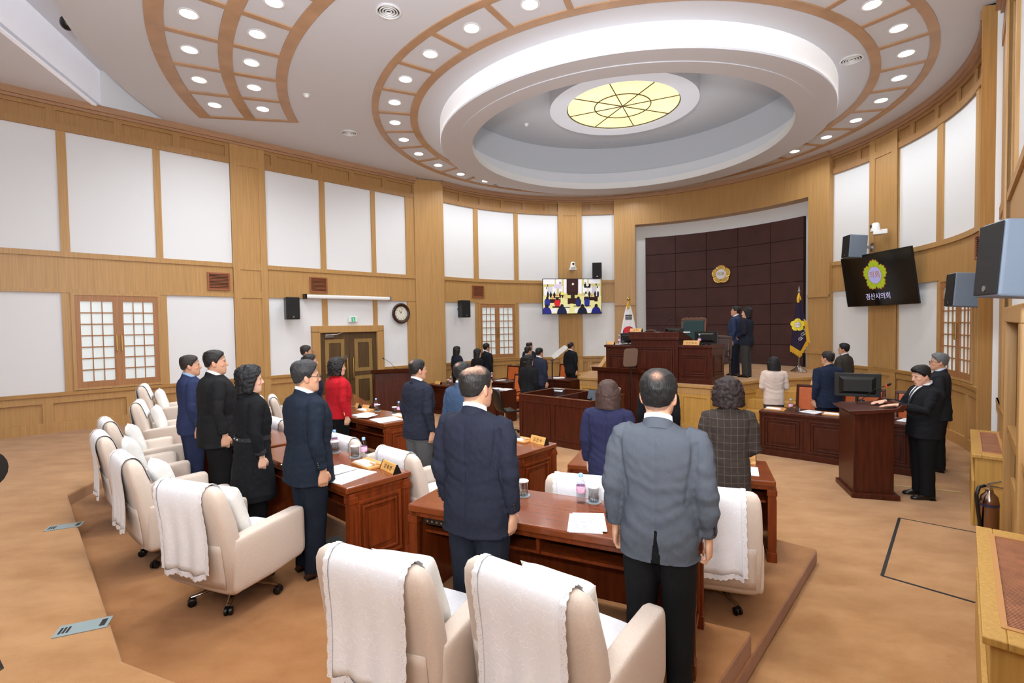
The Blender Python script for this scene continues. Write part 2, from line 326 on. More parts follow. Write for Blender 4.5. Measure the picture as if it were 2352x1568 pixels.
def window(M,s0,s1,z0,z1,n):
    NW[0]+=1; sg=1; S=s1-s0
    w=struct(MB().wbox(M,s0,s1,z0,z1,.0,.01,n).build('window_%d'%NW[0],mat('frosted_backing',(214,222,216),.6,emit=.15)))
    cw=S*.05; MB().frame(M,s0-cw*.8,s1+cw*.8,z0-.02,z1+.02,0,.06,.04,cw*.8,n=n).build('window_frame',OAK,w)
    mid=(s0+s1)/2
    for a,b,sx in ((s0+.0*S,mid,1),(mid,s1,0)):
        mb=MB(); mb.frame(M,a,b,z0,z1,.012,.05,.14,S*.062,n=3)
        a2,b2=a+S*.062,b-S*.062
        for i in (1,2): t=a2+(b2-a2)*i/3; mb.wbox(M,t-S*.006,t+S*.006,z0+.14,z1-.14,.016,.042)
        for i in range(1,7): zz=z0+.14+(z1-z0-.28)*i/7; mb.wbox(M,a2,b2,zz-.011,zz+.011,.016,.042,3)
        sa=mb.build('sash',OAKR,w)
        MB().wbox(M,a2,b2,z0+.14,z1-.14,.012,.02,3).build('pane',mat('frosted_glass',(212,220,220),.25,emit=.35),sa)
        h=b-S*.03 if sx else a+S*.03
        MB().tube([M(h,(z0+z1)/2-.2,.06),M(h,(z0+z1)/2-.2,.085),M(h,(z0+z1)/2+.12,.085),M(h,(z0+z1)/2+.12,.06)],.011,6).build('handle',BRASS,sa)
    return w
# ---- left wall
wl=plaster('wall_left',ML,0,17,7.6,1)
frieze(wl,ML,0,17,1.03,1); belt(wl,ML,0,17,1)
wains(wl,ML,3.2,17,1.25,1); wains(wl,ML,0,1.15,1.2,1)
for a,b in ((1.30,1.43),(2.75,2.89),(6.31,6.43),(7.8,7.94),(11.4,11.53),(12.8,12.93)): mull(wl,ML,a,b)
for a,b in ((1.30,1.43),(2.75,2.89)): mull(wl,ML,a,b,2.36,ZD)
for a,b in ((4.23,4.98),(9.27,10.05)): pilaster(wl,ML,a,b)
mull(wl,ML,-.02,.32,0,ZB,'pilaster')
for a,b in ((6.28,6.43),(7.8,7.96)): mull(wl,ML,a,b,ZE,ZD)
window(ML,6.45,7.78,ZE+.03,ZD-.02,1)
ca=MR(140.6,0,.12); cb=MR(143,0,-.4)
mb=MB(); mb.prism([ML(-.05,0,-.02)[:2],ML(.03,0,.06)[:2],ca[:2],MR(139.6,0,.0)[:2],cb[:2]],0,ZC-.02).build('pilaster',OAK,wl,bevel=.01)
# ---- round front wall, left arc / right arc / opening
wf=plaster('wall_front',MR,76,142,ZC,44)
wr=plaster('wall_front_right',MR,-46,20,ZC,44)
for par,s0,s1,N in ((wf,80,141,40),(wr,-45,16,40)):
    frieze(par,MR,s0,s1,7.4,N); belt(par,MR,s0,s1,N); wains(par,MR,s0,s1,9.0,N)
for a,b in ((112.6,114),(126.9,128.5),(140.4,141.2)): mull(wf,MR,a,b)
for a,b in ((-16.6,-14.7),(-31.4,-29.9)): mull(wr,MR,a,b)
pilaster(wf,MR,91,98.9,3); pilaster(wr,MR,-2.9,5,3)
for par,s in ((wf,95),(wr,1)): MB().wbox(MR,s-2,s+2,5.0,5.85,.05,.062,2).build('access_panel',oak('pale_veneer',(206,164,116)),par)
for a,b in ((112.7,114),(126.9,128.3)): mull(wf,MR,a,b,ZE,ZD)
for a,b in ((-16.6,-15.2),(-31.4,-30)): mull(wr,MR,a,b,ZE,ZD)
window(MR,114.2,126.7,ZE+.03,ZD-.02,6); window(MR,-29.8,-16.8,ZE+.03,ZD-.02,6)
# opening behind the dais
wo=struct(MB().wbox(MR,10,86,0,ZC,-.45,-.3,40).build('wall_front_niche',PLAST,smooth=30))
for a,b,q in ((73.6,80.4,1),(15.7,21.8,0)):
    mb=MB(); mb.wbox(MR,a,b,0,ZC,-.35,.14,4); mb.wbox(MR,a,b,2.95,3.02,.1,.18,4); mb.wbox(MR,a,b,0,ZE+.3,.1,.17,4); mb.wbox(MR,a-.4,b+.4,ZE+.24,ZE+.31,.1,.2,4); mb.build('pilaster',OAK,wo,smooth=30)
MB().wbox(MR,21.8,73.6,5.72,ZC,-.35,.14,34).build('header_panel',OAK,wo,smooth=30)
MB().wbox(MR,15.7,80.4,ZC-.13,ZC,.1,.22,40).build('crown_moulding',CROWN,wo,smooth=30)
mb=MB(); mb.wbox(MR,25.1,70.6,DZ,5.3,-.27,-.2,30); mp=MB()
for i in range(5):
    for j in range(7):
        a0=25.1+45.5*i/5; z0=5.3-(5.3-DZ)*(j+1)/7
        mp.wbox(MR,a0+.07,a0+9.1-.07,z0+.008,z0+(5.3-DZ)/7-.008,-.2,-.17,5)
bb=mp.build('backdrop_panel',MAROON); mb.build('backing_board',mat('backdrop_joint',(34,16,15),.9),bb,smooth=30)
tag(bb,'tall dark maroon panelled backdrop wall behind the dais','wall panel')
# ---- right wall
wt=plaster('wall_right',MT,0,12,7.2,1)
frieze(wt,MT,0,12,1.1,1); belt(wt,MT,1.3,12,1); wains(wt,MT,0,12,1.2,1)
pilaster(wt,MT,-.2,1.4); mull(wt,MT,1.9,2.05); mull(wt,MT,4.6,4.75)
MB().prism([MR(-45.2,0,.05)[:2],MR(-47,0,.12)[:2],MT(.1,0,.07)[:2],MT(.1,0,-.3)[:2],MR(-46.5,0,-.3)[:2],MR(-45.2,0,-.1)[:2]],0,ZC-.02).build('pilaster',OAK,wt,bevel=.01)
struct(MB().box(-14,7,-4.1,-4,-.1,7.6).build('wall_back',PLAST))
d2=struct(MB().wbox(MT,2.5,4.2,0,2.3,0,.02).build('door_2',DOORW))
MB().frame(MT,2.40,4.5,-.2,2.44,0,.11,.16,.2).build('door_frame',OAK,d2,bevel=.01)
# ---- door at the left
d1=struct(MB().wbox(ML,1.33,3.02,0,2.24,-.04,-.02).build('door_1',DOORW))
fr=MB(); fr.wbox(ML,1.15,1.36,0,2.24,-.05,.1); fr.wbox(ML,2.99,3.2,0,2.24,-.05,.1); fr.wbox(ML,1.15,3.2,2.2,2.38,-.05,.1); fr.build('door_frame',OAK,d1,bevel=.008)
for a,b,hs in ((1.36,2.17,2.09),(2.18,2.99,2.26)):
    lf=MB().wbox(ML,a,b,.01,2.2,-.02,.03).build('door_leaf',DOORW,d1)
    mb=MB()
    for z0,z1 in ((.18,1.0),(1.12,2.02)): mb.frame(ML,a+.14,b-.14,z0,z1,.028,.04,.1)
    mb.build('door_inlay',DOORO,lf)
    MB().tube([ML(hs,.95,.03),ML(hs,.95,.09),ML(hs,1.5,.09),ML(hs,1.5,.03)],.014,8).build('door_handle',BRASS,lf)
MB().cbox(ML(2.75,2.1,.07),(.24,.05,.06),R(44)).tube([ML(2.85,2.14,.1),ML(2.6,2.15,.22),ML(2.4,2.19,.1)],.012,6).build('door_closer',SILV,d1)
MB().cbox(ML(2.3,1.52,.05),(.09,.03,.12),R(44)).build('door_lock',SILV,d1)
# ------------------------------------------------------------------ ceiling
def annulus(r0,r1,z0,z1,a0=0,a1=360,n=96,c=O):
    mb=MB(); full=abs(a1-a0)>=360
    rs=[[(c[0]+r*math.cos(t),c[1]+r*math.sin(t),z) for r,z in ((r0,z0),(r1,z0),(r1,z1),(r0,z1))] for t in [R(a0+(a1-a0)*i/n) for i in range(n if full else n+1)]]
    return mb.rings(rs,not full,full)
ce=struct(annulus(4.14,9.9,ZC,ZC+.12,n=160).build('ceiling',CEIL,smooth=30))
annulus(3.79,4.14,6.36,6.9,n=128).build('drop_ring_outer',CEIL,ce,smooth=30)
annulus(4.141,4.15,6.39,ZC,n=128).build('cove_face',COVE,ce,smooth=30)  # bright band comes from the face's own emission, no lamp behind it
annulus(3.45,3.79,6.345,6.52,n=128).build('drop_ring_inner',CEIL,ce,smooth=30)
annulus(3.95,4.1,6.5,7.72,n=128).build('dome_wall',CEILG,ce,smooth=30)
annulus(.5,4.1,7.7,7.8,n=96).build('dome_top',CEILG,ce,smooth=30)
flat([(-7.33,7.4),(-8.6,11.9),(-14,8),(-14,-4),(-5.0,-4)],ZC,ZC+.06,'ceiling',CEILT)
st=MB().prism([(-7.33,7.4),(-8.6,11.9),(-8.66,11.9),(-7.4,7.4),(-5.06,-4),(-5,-4)],ZC-.03,7.5); struct(st.build('trim_recess',mat('recess_painted_glow',(240,240,248),.8,emit=.3)))  # strip emission paints in the brightness the recess light lacks
flat([(-14,-4.2),(9,-4.2),(9,3),(2,3),(-3,13),(-14,13)],7.5,7.55,'ceiling',CEIL)
struct(annulus(9.86,9.92,ZC-.005,7.5,a0=150,a1=300,n=80).build('trim_ceiling_edge',CEIL))
RB0=226.45
def trim_ring(name,r0,r1,c=O,a0=0,a1=360): return struct(annulus(r0,r1,ZC-.022,ZC,a0,a1,128,c).build(name,RING,smooth=30))
tr=trim_ring('trim_1',5.42,5.55); tr2=trim_ring('trim_2',4.63,4.78)
def bar(c,ang,r0,r1,w,par):
    t=R(ang); u=(math.cos(t),math.sin(t)); n=(-u[1],u[0])
    MB().prism([(c[0]+u[0]*r+n[0]*q,c[1]+u[1]*r+n[1]*q) for r,q in ((r0,-w),(r1,-w),(r1,w),(r0,w))],ZC-.02,ZC).build('trim_bar',RING,par)
for k in range(32): bar(O,RB0+11.25*k,4.77,5.43,.045,tr)
C2=(O[0]-.23,O[1]+.44)
tp=trim_ring('trim_3',8.72,8.95,C2,189.6,266); trim_ring('trim_4',7.84,8.04,C2,189.6,266); trim_ring('trim_5',7.0,7.18,C2,189.6,266)
for k in range(11): bar(C2,190.3+7.2*k-(.4 if k==0 else 0),7.1,8.8,.05,tp)
def lamp_proto():
    t=thing('ceiling_light','round recessed downlight glowing in the wood-trimmed ceiling ring','ceiling light',(0,0,ZC),0,'downlights in the ceiling ring')
    MB().lathe([(.105,0),(.135,-.002),(.14,-.012),(.125,-.016),(.11,-.012),(.105,0)],24).build('bezel',WHITEP,t,smooth=40)
    MB().lathe([(.001,-.004),(.112,-.004),(.112,-.011),(.001,-.014)],24).build('diffuser',LAMP,t,smooth=60)
    return t
lp=lamp_proto(); lk=kids(lp); first=[True]; LPOS=[]
def lamp(x,y,label=None,group=None):
    LPOS.append((x,y))
    if first[0]: first[0]=False; lp.location=(x,y,ZC); return
    dup(lp,(x,y,ZC),0,label,group,lk)
for k in range(32):
    t=R(232.1+11.25*k); 
    if 24<232.1+11.25*k-360<72: continue
    lamp(O[0]+5.115*math.cos(t),O[1]+5.115*math.sin(t))
for k in range(5):
    for r,nm in ((7.56,'inner'),(8.43,'outer')):
        t=R(194.1+7.2*k); lamp(C2[0]+r*math.cos(t),C2[1]+r*math.sin(t),'round downlight glowing in the curved wood-trimmed ceiling panel, '+nm+' column','downlights in the curved ceiling panel, '+nm+' column')
# ---- glowing dome lamp
dl=thing('dome_ceiling_lamp','round yellow stained-glass lamp in the middle of the domed ceiling','ceiling lamp',(O[0],O[1],7.7))
annulus(1.27,1.66,-.44,0,n=64,c=(0,0)).build('drum',CEIL,dl,smooth=30)
MB().lathe([(.001,-.4),(1.28,-.4),(1.28,-.36),(.001,-.36)],64).build('stained_glass',mat('amber_stained_glass',(255,236,168),.4,emit=1.0,c2=(250,214,120),ns=1.6),dl)
cm=MB()
for r in (.63,1.26): cm.tube([(r*math.cos(2*PI*i/64),r*math.sin(2*PI*i/64),-.405) for i in range(64)],.014,6,close=True)
for k in range(4):
    t=R(20+45*k); cm.tube([(-1.26*math.cos(t),-1.26*math.sin(t),-.405),(1.26*math.cos(t),1.26*math.sin(t),-.405)],.013,6)
cm.build('lead_came',mat('lead_came_metal',(96,84,60),.5,.6),dl)
# ---- ceiling vents, detectors
def cvent(x,y,where):
    t=thing('ceiling_vent','round white ceiling air diffuser '+where,'air vent',(x,y,ZC)); m=WHITEP
    mb=MB()
    for r in (.17,.16,.122,.084,.046): mb.lathe([(r-.004,0),(r+.006,-.02),(r-.008,-.024),(r-.012,-.004)],28,cap=False)
    mb.build('diffuser_cone',m,t,smooth=40); MB().lathe([(.001,-.001),(.165,-.001),(.165,-.004),(.001,-.004)],24).build('vent_throat',mat('vent_shadow',(64,66,70),.8),t)
cvent(-1.66,7.18,'between the curved light panel and the ring'); cvent(-3.63,11.55,'near the left wall crown'); cvent(5.85,8.68,'just inside the wood ring at the right')
def smoke(x,y,z,where):
    tag(MB().lathe([(.001,-.06),(.03,-.06),(.045,-.045),(.05,-.02),(.065,-.018),(.065,0),(.001,0)],20).build('smoke_detector',WHITEP,smooth=40,loc=(x,y,z)),'small white smoke detector '+where,'smoke detector')
smoke(-3.83,9.67,ZC,'beside the curved light panel'); smoke(.47,13.6,7.7,'inside the dome near the yellow lamp')
tag(MB().ell((0,0,-.03),(.09,.09,.1)).build('dome_camera',BLACKP,smooth=60,loc=(-6.45,7.5,ZC+.12)),'black dome security camera by the ceiling edge','camera')
# ------------------------------------------------------------------ wall fixtures
def on(M,s,z,d): return Vector(M(s,z,d))
def fixture(M,s,z,d,h=None):
    p=on(M,s,z,d); e=.01; t=(on(M,s+e,z,d)-on(M,s-e,z,d)); n=on(M,s,z,d+.01)-p
    return tuple(p), math.atan2(n.y,n.x)+PI/2     # local -Y points into the room
def wvent(M,s,z,where):
    p,r=fixture(M,s,z,.035)
    t=thing('wall_vent','reddish slatted wooden air vent '+where,'air vent',p,r)
    Mv=lambda x,zz,d:(x,-d,zz)
    MB().frame(Mv,-.23,.23,-.2,.2,0,.03,.035).build('vent_frame',mat('vent_wood',(150,86,50),.5),t); MB().wbox(Mv,-.2,.2,-.17,.17,0,.006).build('vent_back',BLACKP,t)
    mb=MB()
    for i in range(10): zz=-.15+.033*i; mb.rings([[(x,-.006,zz),(x,-.024,zz-.012),(x,-.024,zz-.004),(x,-.006,zz+.008)] for x in (-.2,.2)])
    mb.build('vent_slats',mat('vent_wood',(150,86,50)),t)
wvent(ML,5.28,3.42,'above the left window, by the pilaster'); wvent(ML,2.98,3.44,'above the double door'); wvent(MR,127.3,3.44,'above the curved-wall window near the wall corner'); wvent(MR,-33.5,3.5,'high on the curved wall beside the large grey speakers')
def speaker(name,label,p,r,pitch=0,s=1,m=BLACKP):
    t=thing(name,label,'speaker',p,r); t.rotation_euler=(pitch,0,r)
    w,d,h=.165*s,(.42 if m!=BLACKP else .3)*s,.27*s
    MB().prism([(-w,0),(w,0),(w*.7,d),(-w*.7,d)],-h,h).build('cabinet',m,t,bevel=.02*s,seg=3)
    MB().box(-w*.93,w*.93,-.012,0,-h*.95,h*.95).build('grille',BLACKM,t,bevel=.008)
    MB().lathe([(.001,0),(.022*s,0),(.022*s,.006),(.001,.006)],16).add([],[]).build('badge',SILV,t).matrix_local=Matrix.Translation((0,-.012,-h*.78))@Matrix.Rotation(PI/2,4,'X')
    MB().box(-.03,.03,d,d+.16,-.03,.03).box(-.06,.06,d+.15,d+.17,-.1,.1).build('bracket',SILV if m!=BLACKP else BLACKP,t)
    return t
p,r=fixture(ML,3.78,2.82,.42); speaker('wall_speaker','black loudspeaker on the left wall beside the projector screen case',p,r)
p,r=fixture(MR,134.6,2.86,.42); speaker('wall_speaker','black loudspeaker left of the curved-wall window',p,r)
p,r=fixture(MR,86.4,4.17,.42); speaker('wall_speaker','black loudspeaker right above the lit left television',p,r)
p,r=fixture(MR,9.3,4.2,.62); speaker('wall_speaker','dark grey loudspeaker above the black emblem television',(8.02,12.05,4.08),R(-97),R(-4),1,GREYB)
# big ones at the right
speaker('wall_speaker','grey loudspeaker hanging in front of the right window',(7.12,8.15,2.79),R(-112),R(-4),1,GREYB)
speaker('wall_speaker','very large grey loudspeaker, nearest, high on the right wall',(3.31,3.48,2.73),R(-110),R(-4),.95,GREYB)
# projector screen case
p,r=fixture(ML,2.18,3.13,.16)
t=thing('projector_screen','white roll-up projector screen case above the double door','projector screen',p,r)
MB().loft([(-1.18,0,0,.055,.05,4),(1.18,0,0,.055,.05,4)],16,axis='x').build('case',WHITEP,t,smooth=40)
for x in (-1.2,1.2): MB().cbox((x,.02,0),(.05,.16,.12)).build('end_cap',BLACKP if x<0 else SILV,t)
# clock
p,r=fixture(ML,.57,2.72,.06); t=thing('wall_clock','round wall clock with dark wooden rim','clock',p,r); RX=Matrix.Rotation(PI/2,4,'X')
def onrot(o,M): o.matrix_local=M; return o
onrot(MB().lathe([(.2,0),(.29,0),(.3,.03),(.27,.06),(.22,.05),(.2,.03)],40,cap=False).build('rim',mat('clock_rim',(58,36,26),.35),t,smooth=50),RX)
onrot(MB().lathe([(.001,0),(.21,0),(.21,.02),(.001,.02)],40).build('dial',mat('clock_dial',(226,222,206),.5),t),RX)
mb=MB()
for k in range(12):
    pass
for k in range(1,13):
    me=text_mesh(str(k),.055); a=R(90-30*k); o=obj('numeral',me,INK,t); onrot(o,Matrix.Translation((.165*math.cos(a),-.022,.165*math.sin(a)))@RX)
for ang,ln,w in ((90-327,.10,.007),(90-18,.15,.005)):
    a=R(ang); MB().tube([(0,-.026,0),(ln*math.cos(a),-.026,ln*math.sin(a))],w,6).build('hand',INK,t)
# exit sign over the door
p,r=fixture(ML,2.06,2.55,.03); t=thing('exit_sign','small white and green exit sign above the double door','sign',p,r)
MB().box(-.13,.13,-.04,0,-.08,.08).build('housing',WHITEP,t,bevel=.01); MB().box(-.05,.06,-.046,-.04,-.06,.06).build('green_panel',mat('exit_green',(40,170,120),.4,emit=.4),t)
mb=MB().tube([(-.0,-.05,-.045),(.01,-.05,-.01),(-.005,-.05,.02)],.007,6).tube([(.01,-.05,-.01),(.035,-.05,-.04)],.006,6).tube([(-.03,-.05,.012),(.025,-.05,.012)],.005,6).ell((-.01,-.05,.036),(.009,.004,.009)).build('running_figure',WHITEP,t)
p,r=fixture(MT,3.2,2.75,.03); t=thing('exit_sign','green exit sign at the right wall under the large grey speaker','sign',p,r); MB().box(-.2,.2,-.04,0,-.1,.1).build('housing',WHITEP,t,bevel=.01); MB().box(-.15,.15,-.046,-.04,-.07,.07).build('green_panel',mat('exit_green',(40,170,120)),t)
# outlets
p,r=fixture(ML,6.9,.62,.055); t=thing('wall_outlet','white wall outlet in the left wainscot','outlet',p,r); MB().box(-.045,.045,-.012,0,-.06,.06).build('plate',WHITEP,t,bevel=.004); MB().lathe([(.001,0),(.026,0),(.026,.004),(.001,.004)],18).build('socket_face',mat('socket_grey',(170,170,170),.5),t).matrix_local=Matrix.Translation((0,-.012,0))@RX
# PTZ cameras
def ptz(p,r,label):
    t=thing('video_camera',label,'camera',p,r); MB().box(-.12,.12,-.05,.12,-.1,-.02).box(-.05,.05,.1,.22,-.09,.02).build('bracket',WHITEP,t,bevel=.01)
    MB().lathe([(.001,-.02),(.1,-.02),(.1,.02),(.085,.06),(.075,.15),(.05,.18),(.001,.185)],24).build('housing',WHITEP,t,smooth=50)
    MB().lathe([(.001,0),(.04,0),(.034,.03),(.001,.035)],18).build('lens',BLACKP,t,smooth=50).matrix_local=Matrix.Translation((0,-.075,.11))@RX
p,r=fixture(MR,94.5,4.3,.3); ptz(p,r,'white video camera on the pilaster above the left television')
p,r=fixture(MR,.3,4.38,.3); ptz(p,r+R(-35),'white video camera on the pilaster above the emblem television')
# ------------------------------------------------------------------ emblem and televisions
def emblem_outline(Rr,n=200,scal=.02):
    out=[]
    for i in range(n):
        t=2*PI*i/n; q=abs(math.cos(2.5*(t-PI/2)))
        r=Rr*(.76+.24*q**.65)+Rr*scal*math.cos(25*(t-PI/2)); out.append((r*math.cos(t),r*math.sin(t)))
    return out
EXZ=lambda x,y,z:(x,-z,y)
p,r=fixture(MR,48,3.87,-.16); em=thing('gold_emblem','gold five-petalled council emblem with white disc on the maroon backdrop','emblem',p,r)
mb=MB(); oo=[(x_*(1.12-.36*math.hypot(x_,y_)/.31*.9+.22),y_*(1.12-.36*math.hypot(x_,y_)/.31*.9+.22)) for x_,y_ in emblem_outline(.31)]; k=len(oo)
mb.rings([[(x*f,-d,y*f) for x,y in oo] for f,d in ((1,0),(1,.02),(.94,.04),(.8,.028),(.6,.05),(.5,.04))]).build('petals',mat('polished_gold',(240,204,118),.24,1,bump=.4,bs=14),em,smooth=50)
MB().lathe([(.001,.05),(.155,.05),(.165,.04),(.165,.02),(.001,.02)],40).build('disc',mat('pearl_disc',(222,220,222),.4),em).matrix_local=RX
onrot(obj('lettering',text_mesh('의회',.13,.004),mat('gold_letter',(180,140,70),.4,.5),em),Matrix.Translation((0,-.052,0))@RX)
TVW,TVH=2.13,1.22
def tv(label,p,r,pitch):
    t=thing('wall_television',label,'television',p,r); t.rotation_euler=(pitch,0,r)
    MB().box(-TVW/2,TVW/2,0,.04,-TVH/2,TVH/2).build('casing',BLACKP,t,bevel=.006); MB().box(-.2,.2,.06,.16,-.2,.2).build('wall_mount',BLACKP,t); return t
p,r=fixture(MR,.6,3.27,.45); t2=tv('black television with green and yellow council emblem on the right wall',(8.40,11.56,3.25),R(-88),R(9))
MB().box(-TVW/2+.015,TVW/2-.015,-.004,0,-TVH/2+.015,TVH/2-.015).build('screen',mat('dark_screen',(9,9,10),.12,emit=.0),t2)
def flat_poly(name,pts,d,m,par,off=(0,0)):
    return MB().prism([(x+off[0],y+off[1]) for x,y in pts],d,d+.001,EXZ).build(name,m,par)
eo=(-.02,.1)
flat_poly('emblem_outline',emblem_outline(.36,200,.035),.005,mat('emblem_brown',(176,120,40),.5,emit=.25),t2,eo); flat_poly('emblem_petals',emblem_outline(.335,200,.035),.0065,mat('emblem_green',(160,190,40),.5,emit=.3),t2,eo)
circ=lambda r,n=48,sx=1:[(r*sx*math.cos(2*PI*i/n),r*math.sin(2*PI*i/n)) for i in range(n)]
vein=MB()
for k in range(5):
    a=PI/2+2*PI*k/5; u=(math.cos(a),math.sin(a)); n_=(-u[1],u[0])
    vein.prism([(eo[0]+u[0]*q+n_[0]*w,eo[1]+u[1]*q+n_[1]*w) for q,w in ((.19,-.006),(.28,-.002),(.28,.002),(.19,.006))],.008,.009,EXZ)
    b=a+PI/5; vein.rings([[EXZ(eo[0]+.225*math.cos(b)+rr*math.cos(t_),eo[1]+.225*math.sin(b)+rr*math.sin(t_),.0085) for rr in (.03,.036)] for t_ in [2*PI*i/16 for i in range(16)]],False,True)
vein.build('emblem_veins',mat('emblem_brown',(176,120,40)),t2)
flat_poly('emblem_ring',circ(.205),.0095,mat('emblem_brown',(176,120,40)),t2,eo); flat_poly('emblem_disc',circ(.195),.0105,mat('emblem_lilac',(176,176,236),.5,emit=.3),t2,eo)
onrot(obj('emblem_lettering',text_mesh('의회',.18),mat('emblem_brown',(176,120,40)),t2),Matrix.Translation((eo[0],-.013,eo[1]))@RX)
onrot(obj('caption_lettering',text_mesh('경산시의회',.165),mat('caption_lilac',(206,204,250),.5,emit=.4),t2),Matrix.Translation((-.02,-.007,-.4))@RX)
# left television shows the hall itself, live
p,r=fixture(MR,94.8,3.29,.33); t1=tv('lit television showing a live view of the council hall',p,r+R(4),R(3))
NX,NY=150,86; img=np.zeros((NY,NX,3)); img[:]=lin((204,196,130))
YY,XX=np.mgrid[0:NY,0:NX]; xx=XX/NX; yy=YY/NY
def rc(x0,x1,y0,y1,c): img[(xx>=x0)&(xx<x1)&(yy>=y0)&(yy<y1)]=lin(c)
def el(cx,cy,rx,ry,c): img[((xx-cx)/rx)**2+((yy-cy)/ry)**2<1]=lin(c)
WH=(240,240,252)
rc(0,1,.5,1,(226,222,160)); rc(0,.2,0,.14,WH); rc(.22,.31,0,.14,WH); rc(.35,.4,0,.45,WH); rc(.4,.6,0,.42,(56,30,34)); rc(.6,.66,0,.42,WH); rc(.7,.75,0,.14,WH); rc(.78,.97,0,.12,WH)
rc(.02,.08,.23,.47,WH); rc(.09,.15,.22,.42,(206,206,226)); rc(.16,.23,.22,.41,WH); rc(.27,.33,.2,.4,WH); rc(.68,.76,.2,.39,WH); rc(.77,.83,.2,.4,WH); rc(.84,.9,.21,.42,(200,200,222)); rc(.91,.97,.2,.5,WH)
rc(.7,.81,.13,.25,(14,14,18)); el(.755,.17,.022,.04,WH); el(.505,.14,.018,.03,(240,240,220)); rc(.19,.31,.14,.27,(208,200,226)); 
for x,y in ((.075,.18),(.055,.26),(.285,.1),(.715,.1),(.925,.23),(.905,.15)): rc(x-.008,x+.01,y-.03,y+.03,(24,24,40))
rc(.36,.64,.41,.58,(214,204,130)); rc(.41,.59,.36,.46,(48,22,22)); rc(.47,.54,.45,.55,(36,40,36)); rc(.11,.3,.57,.69,(46,20,20)); rc(.2,.3,.52,.55,(40,20,20)); rc(.42,.6,.55,.73,(52,24,22)); rc(.7,.88,.52,.62,(40,20,20)); rc(.88,.94,.5,.66,(44,22,20))
for x,y in ((.22,.48),(.25,.48),(.29,.53),(.16,.54),(.74,.49),(.83,.49)): rc(x-.015,x+.015,y-.02,y+.02,(224,120,60))
for x in (.08,.13,.19,.29,.33): el(x,.46,.018,.09,(24,22,34)); el(x,.37,.01,.02,(20,16,18))
for x in (.73,.79,.89,.94): el(x,.44,.018,.09,(30,30,50)); el(x,.37,.009,.02,(20,16,18))
el(.74,.47,.022,.05,(236,232,224)); rc(.3,.36,.37,.46,(226,214,120))
for x,y,c in ((.07,.68,(40,48,140)),(.24,.7,(206,38,48)),(.6,.68,(34,44,104)),(.75,.68,(36,52,140))): el(x,y,.05,.13,c); el(x,y-.13,.022,.045,(26,20,22))
rc(.16,.46,.79,.83,(44,26,24)); rc(.52,.82,.77,.8,(44,26,24)); rc(.1,.24,.86,.97,(238,238,246)); rc(.4,.44,.86,.97,(238,238,246)); rc(.54,.62,.86,.97,(238,238,246)); rc(.74,.84,.86,.97,(238,238,246)); rc(.35,.46,.78,.81,(240,240,250)); rc(.46,.52,.72,1,(230,226,150))
for x,c in ((.06,(38,44,130)),(.32,(22,34,70)),(.67,(20,28,52)),(.91,(30,38,120))): el(x,1.0,.085,.2,c); el(x,.78,.028,.055,(30,26,30))
mb=MB()
for j in range(NY+1):
    for i in range(NX+1): mb.v.append((-TVW/2+.02+(TVW-.04)*i/NX,-.003,TVH/2-.02-(TVH-.04)*j/NY))
for j in range(NY):
    for i in range(NX): a=j*(NX+1)+i; mb.f.append((a,a+1,a+NX+2,a+NX+1))
me=mb.mesh('screen'); ii=np.minimum(np.arange(NX+1),NX-1); jj=np.minimum(np.arange(NY+1),NY-1)
cc=img[jj][:,ii].reshape(-1,3); setcol(me,np.c_[cc,np.ones(len(cc))]); obj('screen',me,SCREEN,t1)
